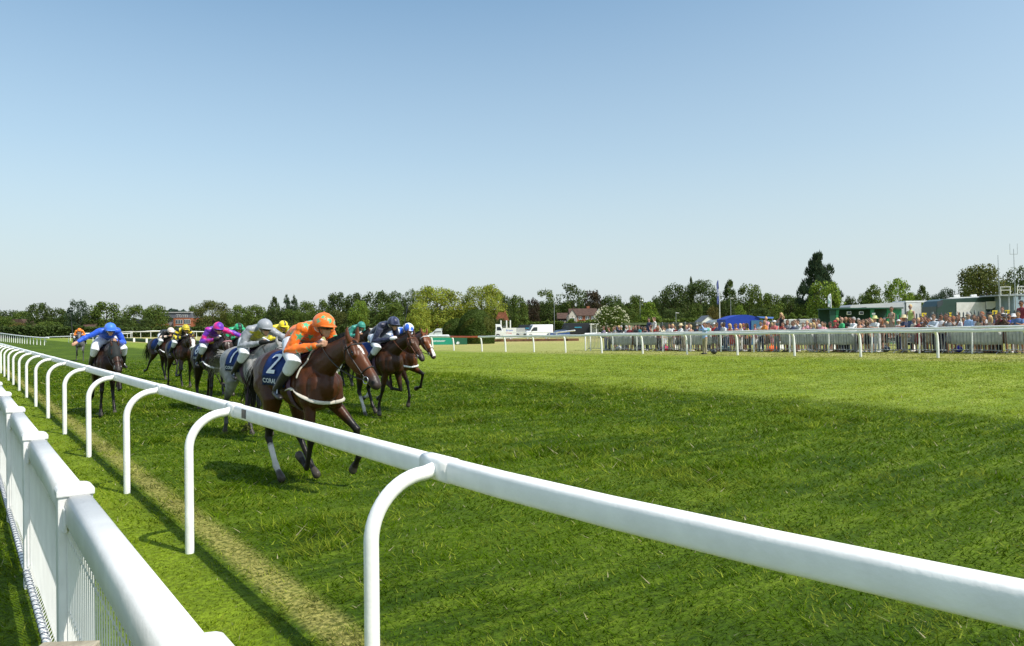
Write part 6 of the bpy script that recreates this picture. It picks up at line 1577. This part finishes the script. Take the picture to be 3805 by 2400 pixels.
m = MB(); m.bar((-1.1, -2.95, 3.7), (0, -2.95, 5.95), .18, .1); m.bar((1.1, -2.95, 3.7), (0, -2.95, 5.95), .18, .1); m.build('barge_board', WHITEM, gw2)
MB().box((1.4, .6, 6.0), (.7, .6, 1.3)).build('chimney', BRK, [c for c in r_.children if c.name.startswith('roof')][0])
r_ = place_house('timbered_cottage', 2108, 186, 0, 'dark timbered cottage wing beside the timbered house'); MB().box((0, 0, 1.9), (4.6, 4, 3.8)).build('wall', TIM, r_); gable_roof(MB(), 4.6, 4, 3.8, 1.4).build('roof', TILE, r_)
m = MB(); [m.box((-1.8 + .55 * k, -2.03, 2.9), (.3, .04, .9)) for k in range(7)]; m.build('white_panels', RND, r_)
# orange roofed cottage with stone gate piers
r_ = place_house('cottage', 1866, 185, 0, 'cottage with orange tiled roof right of the lime trees'); MB().box((0, 0, 1.7), (2.8, 4, 3.4)).build('wall', STONE, r_); MB().prism([(-1.7, 3.4), (1.7, 3.4), (1.0, 5.3), (-.8, 5.5)], -2.4, 2.4).build('roof', TILO, r_)
MB().box((.7, 0, 5.5), (.5, .5, .8)).build('chimney', BRK, [c for c in r_.children if c.name.startswith('roof')][0]); window(r_, -.6, 2.3, .8, 1.1, -2.04); window(r_, .7, 2.3, .8, 1.1, -2.04)
# red brick flats
r_ = place_house('brick_flats', 672, 250, -.1, 'red brick flats with white windows and grey mansard roof at left', cat='building')
K = 250 / FPX
def bx(x0, x1, y0, y1, d, name, m_, yy=0): # from photo pixels relative to the block
    X0, X1 = (x0 - 672) * K, (x1 - 672) * K; Z1, Z0 = zat(x0, y0, 250) + .15, zat(x0, y1, 250) + .15
    return MB().box(((X0 + X1) / 2, yy, (Z0 + Z1) / 2), (X1 - X0, d, Z1 - Z0)).build(name, m_, r_)
bx(608, 645, 1203, 1226, 10, 'wing', BRK, -1); bx(670, 735, 1182, 1226, 10, 'wing', BRK, 0); bx(645, 670, 1186, 1226, 8, 'stair_wall', mat('grey_render', (.2, .2, .21), .8), .6); bx(735, 752, 1190, 1226, 9, 'wing', BRK, .4)
bx(628, 732, 1163, 1182, 9, 'mansard_roof', SLATE, .5); bx(620, 730, 1160, 1163, 9.6, 'roof_edge', mat('pale_lead', (.45, .45, .44), .6), .5); bx(610, 644, 1190, 1203, 8, 'mansard_roof', SLATE, 0)
for x0, x1, y0, y1, yy in ((611, 630, 1207, 1222, -6.03), (633, 643, 1206, 1216, -6.03), (678, 704, 1188, 1203, -5.03), (708, 731, 1187, 1203, -5.03), (710, 731, 1209, 1220, -5.03), (675, 693, 1169, 1179, -4.05), (697, 716, 1170, 1179, -4.05), (618, 642, 1193, 1201, -4.05), (660, 668, 1188, 1203, -3.45), (678, 702, 1209, 1222, -5.03)):
    X0, X1 = (x0 - 672) * K, (x1 - 672) * K; Z1, Z0 = zat(x0, y0, 250) + .15, zat(x0, y1, 250) + .15; window(r_, (X0 + X1) / 2, (Z0 + Z1) / 2, X1 - X0, Z1 - Z0, yy, n=3)
# far left house and fragments
r_ = place_house('brown_roofed_house', 78, 270, 0, 'house with brown hipped roof among the trees at the far left'); MB().box((0, 0, 2), (6.6, 5, 4)).build('wall', mat('buff_brick', (.36, .2, .12), .85), r_); MB().prism([(-4, 4.0), (4, 4.0), (2.0, 6.4), (-2.0, 6.4)], -3, 3).build('roof', TILE, r_); window(r_, -1.5, 2.4, 1.4, 1.2, -2.55); window(r_, 1.5, 2.4, 1.4, 1.2, -2.55)
r_ = place_house('pale_house', 338, 236, 0, 'pale walled house glimpsed between trees left of the royal blue jockey'); MB().box((0, 0, 1.5), (3.6, 3, 3)).build('wall', RND, r_); gable_roof(MB(), 3.6, 3, 3, 1.2).build('roof', TILE, r_); window(r_, .4, 1.8, 1, 1, -1.53)
r_ = place_house('brick_house', 535, 242, 0, 'small brick house glimpsed between the rounded trees left of the flats'); MB().box((0, 0, 2), (4.4, 4, 4)).build('wall', BRK, r_); gable_roof(MB(), 4.4, 4, 4, 1.6).build('roof', SLATE, r_); window(r_, .5, 2.6, 1.2, 1, -2.03)
# green roofed shelter
r_ = place_house('shelter', 2380, 100, .0, 'long low shelter with mossy green roof behind the left part of the crowd', 0, 'shelter')
MB().box((0, 0, 2.15), (4.7, 3, .28)).build('roof', mat('mossy_roof', (.09, .115, .05), .9, var=.3), r_); MB().box((0, 1.2, 1.0), (4.5, .1, 2.1)).build('back_wall', mat('dark_green_wall', (.015, .05, .03), .8), r_)
for dx in (-2.2, -.8, .9, 2.2): MB().box((dx, -1.3, 1.0), (.13, .13, 2.1)).build('post', WHITEF, r_)
for dx in (-1.5, 1.5): MB().box((dx, -1.0, 1.5), (.9, .05, .9)).build('pale_panel', WHITEF, r_)
# white gable hut
r_ = place_house('white_gable_hut', 2620, 118, 0, 'white gabled hut showing over the palisade fence left of the blue tent', 0, 'hut'); MB().prism([(-1.0, 0), (1.0, 0), (1.0, 2.35), (0, 3.2), (-1.0, 2.35)], -2, 2).build('wall', WHITEM, r_)
m = MB(); m.bar((-1.15, 0, 2.3), (0, 0, 3.28), 4.2, .08, up=(0, 1, 0)) if False else None
MB().prism([(-1.15, 2.3), (0, 3.28), (1.15, 2.3), (1.15, 2.38), (0, 3.36), (-1.15, 2.38)], -2.1, 2.1).build('roof', SLATE, r_)
r_ = place_house('grey_curved_hut', 2655, 100, 0, 'grey curved roofed hut directly left of the blue tent', 0, 'hut'); MB().prism([(-1.5, 0), (1.5, 0), (1.5, 2.35), (.8, 2.62), (-.3, 2.55), (-1.5, 1.9)], -1.5, 1.5).build('wall', mat('grey_sheet', (.22, .26, .28), .5), r_)
# blue tent
BLUE = mat('blue_canvas', (.012, .045, .33), .6, .3, var=.08, bump=.3, bscale=4); BLU2 = mat('light_blue_canvas', (.10, .21, .62), .6, .3); BLU3 = mat('slate_blue_panel', (.04, .13, .24), .6)
r_ = place_house('blue_tent', 2752, 66, 0, 'blue canvas tent with curved roof behind the middle of the crowd', 0, 'tent'); e_ = 66 / FPX
m = MB(); n = 12; arc = [(-1.72 + 2.9 * i / n, 2.02 + .62 * math.sin(math.pi * (.12 + .70 * i / n)) ** 1) for i in range(n + 1)]
m.prism([(-1.72, 0)] + arc + [(1.18, 0)], -1.4, 1.4); m.build('canvas', BLUE, r_)
MB().prism([(.9, 2.50), (2.4, 2.42), (2.35, 2.28), (1.3, 2.36)], -1.5, 1.3).build('awning', BLU2, r_); m = MB(); m.box((1.0, -1.45, 1.05), (1.05, .05, 2.2)); pn = m.build('side_panel', BLU3, r_)
MB().box((1.25, -1.485, 1.42), (.36, .01, .16)).build('white_label', WHITEM, pn)
tm = text_mesh('CORAL', .10); [setattr(v, 'co', Vector((v.co.x + 1.25, -1.495, v.co.y + 1.42))) for v in tm.vertices]; link('lettering', tm, NAVY, pn)
MB().box((1.9, .9, 1.05), (1.0, .06, 2.1)).build('back_cloth', mat('black_canvas', (.01, .01, .012), .9), r_); MB().box((2.35, -1.3, 1.15), (.06, .06, 2.3)).build('pole', GALV, r_)
# feather flags
def feather(px, ty, by, poleby, wpx, Z, col, label, txt=None, curl=0):
    x, y = at(px, Z); g_ = gz(x, y); z1 = zat(px, ty, Z) - g_; z0 = zat(px, by, Z) - g_; zb = zat(px, poleby, Z) - g_; W_ = wpx / FPX * Z
    r_ = empty('feather_flag', (x, y, g_), faceang(0), label, 'flag'); MB().tube([(.02, 0, zb), (.02, 0, (z0 + z1) / 2), (-.06 * curl, 0, z1)], [.05, .035, .015], n=6).build('pole', WHITEM, r_, True)
    m = MB(); n = 12; V_ = []
    for i in range(n + 1):
        z = z0 + (z1 - z0) * i / n; s = min(1, (n - i) / 2.2 + .3); wv = .06 * math.sin(i * .9); px_ = -.06 * curl * max(0, (i / n - .5) * 2)
        V_ += [(px_, wv * 0, z), (px_ - W_ * .5 * s, wv, z + .02), (px_ - W_ * s, -wv * .5, z)]
    m.add(V_, [(3 * i + j, 3 * i + j + 1, 3 * i + j + 4, 3 * i + j + 3) for i in range(n) for j in range(2)]); o = m.build('banner', col, r_, True); sdm = o.modifiers.new('t', 'SOLIDIFY'); sdm.thickness = .01
    if txt:
        tm = text_mesh(txt[0], txt[1]); [setattr(v, 'co', Vector((-W_ / 2 - v.co.y, -.08, z0 + (z1 - z0) * .5 + v.co.x))) for v in tm.vertices]; link('lettering', tm, txt[2], r_)
    return r_
feather(2674, 1041, 1132, 1215, 9, 72, mat('pale_blue_flag', (.10, .12, .30), .7), 'tall slate blue feather flag left of the blue tent', ('CORAL', .22, LETW), 1)
feather(3088, 1092, 1142, 1205, 11, 62, mat('white_flag', (.70, .72, .72), .7), 'white feather flag rising over the left end of the green cabin', ('BETS', .2, mat('green_lettering', (.02, .3, .15), .6)), 0)
# green betting cabin
GC1 = mat('bright_green_paint', (.015, .19, .07), .45, .4); GC2 = mat('dark_green_paint', (.008, .055, .030), .5, .4)
Zc = 60; kx = lambda p: (p - 3190) * Zc / FPX; r_ = place_house('green_cabin', 3190, Zc, 0, 'dark green trackside cabin with open front and bright green end panel', 0, 'cabin'); zt = zat(3190, 1147, Zc) - r_.location.z
X0, X1 = kx(3060), kx(3321)
MB().box(((X0 + X1) / 2, .95, zt / 2), (X1 - X0, .08, zt)).build('back_wall', GC2, r_); MB().box(((X0 + X1) / 2, -.2, zt), (X1 - X0 + .1, 2.5, .10)).build('roof', GC2, r_)
for a, b, m_ in ((3060, 3082, GC2), (3267, 3321, GC1)): MB().box((kx((a + b) / 2), -1.2, zt / 2 - .03), ((b - a) * Zc / FPX, .08, zt - .08)).build('front_panel', m_, r_)
for a in (3084, 3212): MB().prism([(kx(a) - .1, zt - .08), (kx(a) + .22, zt - .08), (kx(a) + .02, zt - 1.3), (kx(a) - .1, zt - 1.3)], -1.24, -1.18).build('flap', GC1, r_)
for a, c in ((3131, 0), (3176, 1)):
    m = MB(); m.box((kx(a), -1.12, zt - .36), (.33, .12, .26)); sc = m.build('screen', WHITEF, r_, False, .02); MB().box((kx(a), -1.185, zt - .36), (.25, .01, .19)).build('screen_glass', GLASS, sc)
MB().box((kx(3159), .86, zt - .80), (.78, .03, .32)).build('sign', mat('brown_gold_panel', (.05, .07, .02), .6), r_); tm = text_mesh('TOTE', .26); [setattr(v, 'co', Vector((v.co.x + kx(3159), .835, v.co.y + zt - .80))) for v in tm.vertices]; link('lettering', tm, mat('gold_lettering', (.35, .30, .06), .6), r_)
MB().box((kx(3218), -1.27, zt - .42), (.26, .02, .13)).build('notice', WHITEM, r_)
MB().box((kx(3170), -1.2, .55), (3.6, .06, 1.0)).build('counter', GC2, r_)
# white trailer
Zt = 74; kx = lambda p: (p - 3280) * Zt / FPX; r_ = place_house('white_trailer', 3280, Zt, 0, 'long white trailer behind the green cabin', 0, 'trailer'); g_ = r_.location.z
zl = zat(3140, 1136, Zt) - g_; zr = zat(3340, 1123, Zt) - g_
MB().prism([(kx(3140), .5), (kx(3340), .5), (kx(3340), zr), (kx(3146), zl + .05), (kx(3140), zl - .1)], -1.2, 1.2).build('body', mat('trailer_grey_white', (.46, .47, .49), .5, var=.05), r_)
MB().box((kx(3370), -.2, zr / 2 + .3), ((3397 - 3343) * Zt / FPX, 2.2, zr - .8)).build('end_door', WHITEM, r_); MB().box((kx(3383), 0, zr + .02), ((3426 - 3342) * Zt / FPX, 2.6, .16)).build('roof', WHITEF, r_)
MB().box((kx(3423), -1, zr / 2), (.08, .08, zr)).build('post', WHITEF, r_); MB().box((kx(3408), .3, zr / 2), (.9, .1, zr)).build('open_doorway', mat('dark_interior', (.08, .06, .05), .9), r_)
m = MB(); m.bar((kx(3170), -1.22, zl - .25), (kx(3198), -1.22, zl - .2), .03); m.bar((kx(3198), -1.22, zl - .2), (kx(3198), -1.22, zl - .45), .03); m.build('roof_rail', DARKCL, r_)
# dark green outside-broadcast truck
Zk = 70; kx = lambda p: (p - 3620) * Zk / FPX; r_ = place_house('broadcast_truck', 3620, Zk, 0, 'long dark green truck with white side box and roof hatches behind the palisade', 0, 'truck'); g_ = r_.location.z; zz = lambda p: zat(3620, p, Zk) - g_
DG = mat('dark_green_truck', (.012, .040, .032), .35, .5, coat=.3)
MB().prism([(kx(3452), .6), (kx(3452), zz(1138)), (kx(3462), zz(1118)), (kx(3480), zz(1111)), (kx(3760), zz(1100)), (kx(3790), zz(1108)), (kx(3798), zz(1130)), (kx(3798), .6)], -1.25, 1.25).build('body', DG, r_, False, .06)
MB().box((kx(3577), -1.27, (zz(1124) + .9) / 2), ((3630 - 3525) * Zk / FPX, .08, zz(1124) - .9)).build('side_box', mat('pale_side_box', (.62, .60, .58), .6), r_)
MB().prism([(kx(3632), zz(1150)), (kx(3632), zz(1122)), (kx(3680), zz(1121)), (kx(3690), zz(1142)), (kx(3665), zz(1142)), (kx(3650), zz(1150))], -1.4, -1.26).build('white_awning', WHITEM, r_)
MB().prism([(kx(3455), zz(1145)), (kx(3455), zz(1120)), (kx(3476), zz(1114)), (kx(3474), zz(1132))], -1.27, -1.255).build('windscreen', GLASS, r_)
for a in (3543, 3606): MB().prism([(kx(a - 8), zz(1110)), (kx(a - 12), zz(1096)), (kx(a + 9), zz(1094)), (kx(a + 14), zz(1110))], -.6, -.45).build('roof_hatch', WHITEM, r_)
MB().prism([(kx(3500), zz(1109)), (kx(3520), zz(1105)), (kx(3680), zz(1101)), (kx(3755), zz(1094)), (kx(3762), zz(1104)), (kx(3690), zz(1110))], -1.0, -.7).build('roof_cover', WHITEF, r_)
MB().prism([(kx(3695), zz(1124)), (kx(3710), zz(1112)), (kx(3755), zz(1111)), (kx(3795), zz(1116)), (kx(3795), zz(1126)), (kx(3700), zz(1131))], -1.6, -1.27).build('side_locker', mat('mid_green', (.02, .065, .05), .4), r_, False, .05)
wheels(r_, (kx(3475), kx(3700), kx(3735)), 2.5, .5)
# building and platform at the right edge
r_ = place_house('grey_building', 3835, 66, 0, 'blue grey building block cut off by the right edge', 0, 'building'); g_ = r_.location.z; zz = lambda p: zat(3800, p, 66) - g_; kx = lambda p: (p - 3835) * 66 / FPX
MB().box((kx(3845), 1.6, zz(1092) / 2), ((3930 - 3782) * 66 / FPX, 3, zz(1092))).build('wall', mat('blue_grey_cladding', (.25, .32, .38), .6), r_); MB().box((kx(3793), .085, zz(1105)), (.18, .04, .30)).build('window', GLASS, r_)
m = MB()
for p0, p1 in ((3720, 3755), (3782, 3830)):
    for yy in (1065, 1077): m.bar((kx(p0), 0, zz(yy)), (kx(p1), 0, zz(yy)), .045)
    for p in (p0, p1): m.bar((kx(p), 0, zz(1094)), (kx(p), 0, zz(1063)), .045)
m.build('platform_railing', WHITEM, r_); MB().box((kx(3775), 1.4, zz(1096)), (3.0, 2.7, .12)).build('platform_deck', GALV, r_)
for p in (3722, 3755): MB().box((kx(p), .2, zz(1096) / 2), (.1, .1, zz(1096))).build('leg', GALV, r_)
def mast(px, ty, Z, label, cross=None):
    x, y = at(px, Z); g_ = gz(x, y); H_ = zat(px, ty, Z) - g_; r_ = empty('radio_mast', (x, y, g_), faceang(0), label, 'mast', 'radio masts at the right')
    lean_ = -.03 * H_ * .6; MB().tube([(0, 0, 0), (lean_ * .5, 0, H_ * .55), (lean_, 0, H_)], [.05, .035, .02], n=6).build('pole', GALV, r_, True)
    if cross:
        hc2 = zat(px, cross, Z) - g_; m = MB(); m.bar((lean_ - .32, 0, hc2), (lean_ + .32, 0, hc2), .035); m.bar((lean_ - .32, 0, hc2 - .0), (lean_ - .32, 0, hc2 + .9), .02); m.bar((lean_ + .32, 0, hc2), (lean_ + .32, 0, hc2 + .9), .02); m.build('cross_arm', GALV, r_)
mast(3717, 948, 64, 'thin radio mast left of the viewing platform'); mast(3776, 925, 64, 'taller radio mast with cross arm at the right edge', 944)
# ---------------------------------------------------------------- palisade fence
PAL = mat('palisade_steel', (.11, .12, .14), .5, .4, .2, var=.15, vscale=3)
def palisade(a, b, label, Hh=2.3, sp=.24, maxn=100):
    (p0, Z0), (p1, Z1) = a, b; x0, y0 = at(p0, Z0); x1, y1 = at(p1, Z1); L = math.hypot(x1 - x0, y1 - y0); d = Vector((x1 - x0, y1 - y0, 0)) / L; nrm = Vector((-d.y, d.x, 0))
    root = empty('palisade_fence', (x0, y0, gz(x0, y0)), 0, label, 'fence'); g0 = gz(x0, y0); m = MB(); n = int(L / sp)
    for i in range(n + 1):
        p = d * (i * sp); dz = gz(x0 + p.x, y0 + p.y) - g0; w_ = d * .048
        m.add([p - w_ + Vector((0, 0, dz + .08)), p + w_ + Vector((0, 0, dz + .08)), p + w_ + Vector((0, 0, dz + Hh - .12)), p + Vector((0, 0, dz + Hh)), p - w_ + Vector((0, 0, dz + Hh - .12)), p - w_ + nrm * .02 + Vector((0, 0, dz + .08)), p + w_ + nrm * .02 + Vector((0, 0, dz + .08)), p + w_ + nrm * .02 + Vector((0, 0, dz + Hh - .12)), p + nrm * .02 + Vector((0, 0, dz + Hh)), p - w_ + nrm * .02 + Vector((0, 0, dz + Hh - .12))],
              [(0, 1, 2, 3, 4), (9, 8, 7, 6, 5), (0, 5, 6, 1), (1, 6, 7, 2), (2, 7, 8, 3), (3, 8, 9, 4), (4, 9, 5, 0)])
    m.build('pales', PAL, root)
    for zz_ in (.5, Hh - .45):
        q = d * L; MB().bar((nrm * .05 + Vector((0, 0, zz_))), (q + nrm * .05 + Vector((0, 0, zz_ + gz(x1, y1) - g0))), .05, .07).build('rail', PAL, root)
    for i in range(int(L / 2.75) + 1):
        p = d * (i * 2.75) + nrm * .11; dz = gz(x0 + p.x, y0 + p.y) - g0; MB().box(p + Vector((0, 0, dz + Hh / 2)), (.10, .10, Hh + .1)).build('post', GALV, root)
    return root
palisade((3318, 57), (3960, 49), 'grey steel palisade fence at right in front of the dark green truck')
palisade((2850, 84), (3062, 70), 'grey palisade fence between the blue tent and the green cabin', sp=.26)
palisade((2420, 108), (2700, 92), 'distant grey palisade fence left of the blue tent', sp=.3)
YEL = mat('yellow_sign', (.70, .52, .02), .6)
for i, (px, c) in enumerate(((3434, 1170), (3531, 1169), (3697, 1161), (3744, 1160))):
    Zs = 57 - (px - 3318) / 640 * 8 - .15; x, y = at(px, Zs); o = MB().box((0, 0, 0), (.34, .03, .30)).build('yellow_sign', YEL, None, False, .005); o.location = (x, y, zat(px, c, Zs)); o.rotation_euler = (0, 0, faceang(-4))
    MB().box((0, -.018, .03), (.2, .004, .04)).build('black_marking', DARKCL, o)
    tag(o, '%s of the four small yellow signs fixed to the right hand palisade fence' % ('leftmost', 'second from left', 'third from left', 'rightmost')[i], 'sign', 'yellow signs on the palisade')
# cars and pale vehicles behind the palisade between tent and cabin
van(2990, 95, faceang(180), (.60, .60, .58), 'long cream white coach like vehicle behind the palisade left of the green cabin', L=9.5, Hh=2.5, bz=0, group=None)
car(3045, 70, faceang(170), (.05, .06, .08), 'dark car parked by the left wall of the green cabin', bz=0)
car(2950, 74, faceang(185), (.30, .33, .35), 'grey car behind the palisade right of the blue tent', bz=0)
car(3330, 53, faceang(180), (.08, .09, .10), 'dark car between the green cabin and the woman with crossed arms', bz=0)
# white bench and table shapes behind the front row
for px, u, lb in ((2480, 40.5, 'white bench behind the left part of the crowd'), (2860, 41, 'white bench behind the man in the orange polo'), (3050, 41.5, 'white bench left of the green cabin'), (3340, 41, 'pale bench between the two raised women'), (3570, 41.5, 'white slatted bench left of the man in the light blue shirt')):
    v_ = on_u(px, u); r_ = empty('bench', (u, v_, gz(u, v_)), R(90), lb, 'bench', 'benches in the spectator enclosure')
    MB().box((0, 0, .45), (1.8, .42, .05)).build('seat', WHITEF, r_); m = MB(); m.box((0, -.2, .75), (1.8, .04, .10)); m.box((0, -.22, .93), (1.8, .04, .10)); m.build('backrest', WHITEF, r_)
    for s in (-1, 1): MB().box((s * .8, -.05, .45), (.06, .4, .9)).build('leg', WHITEF, r_)
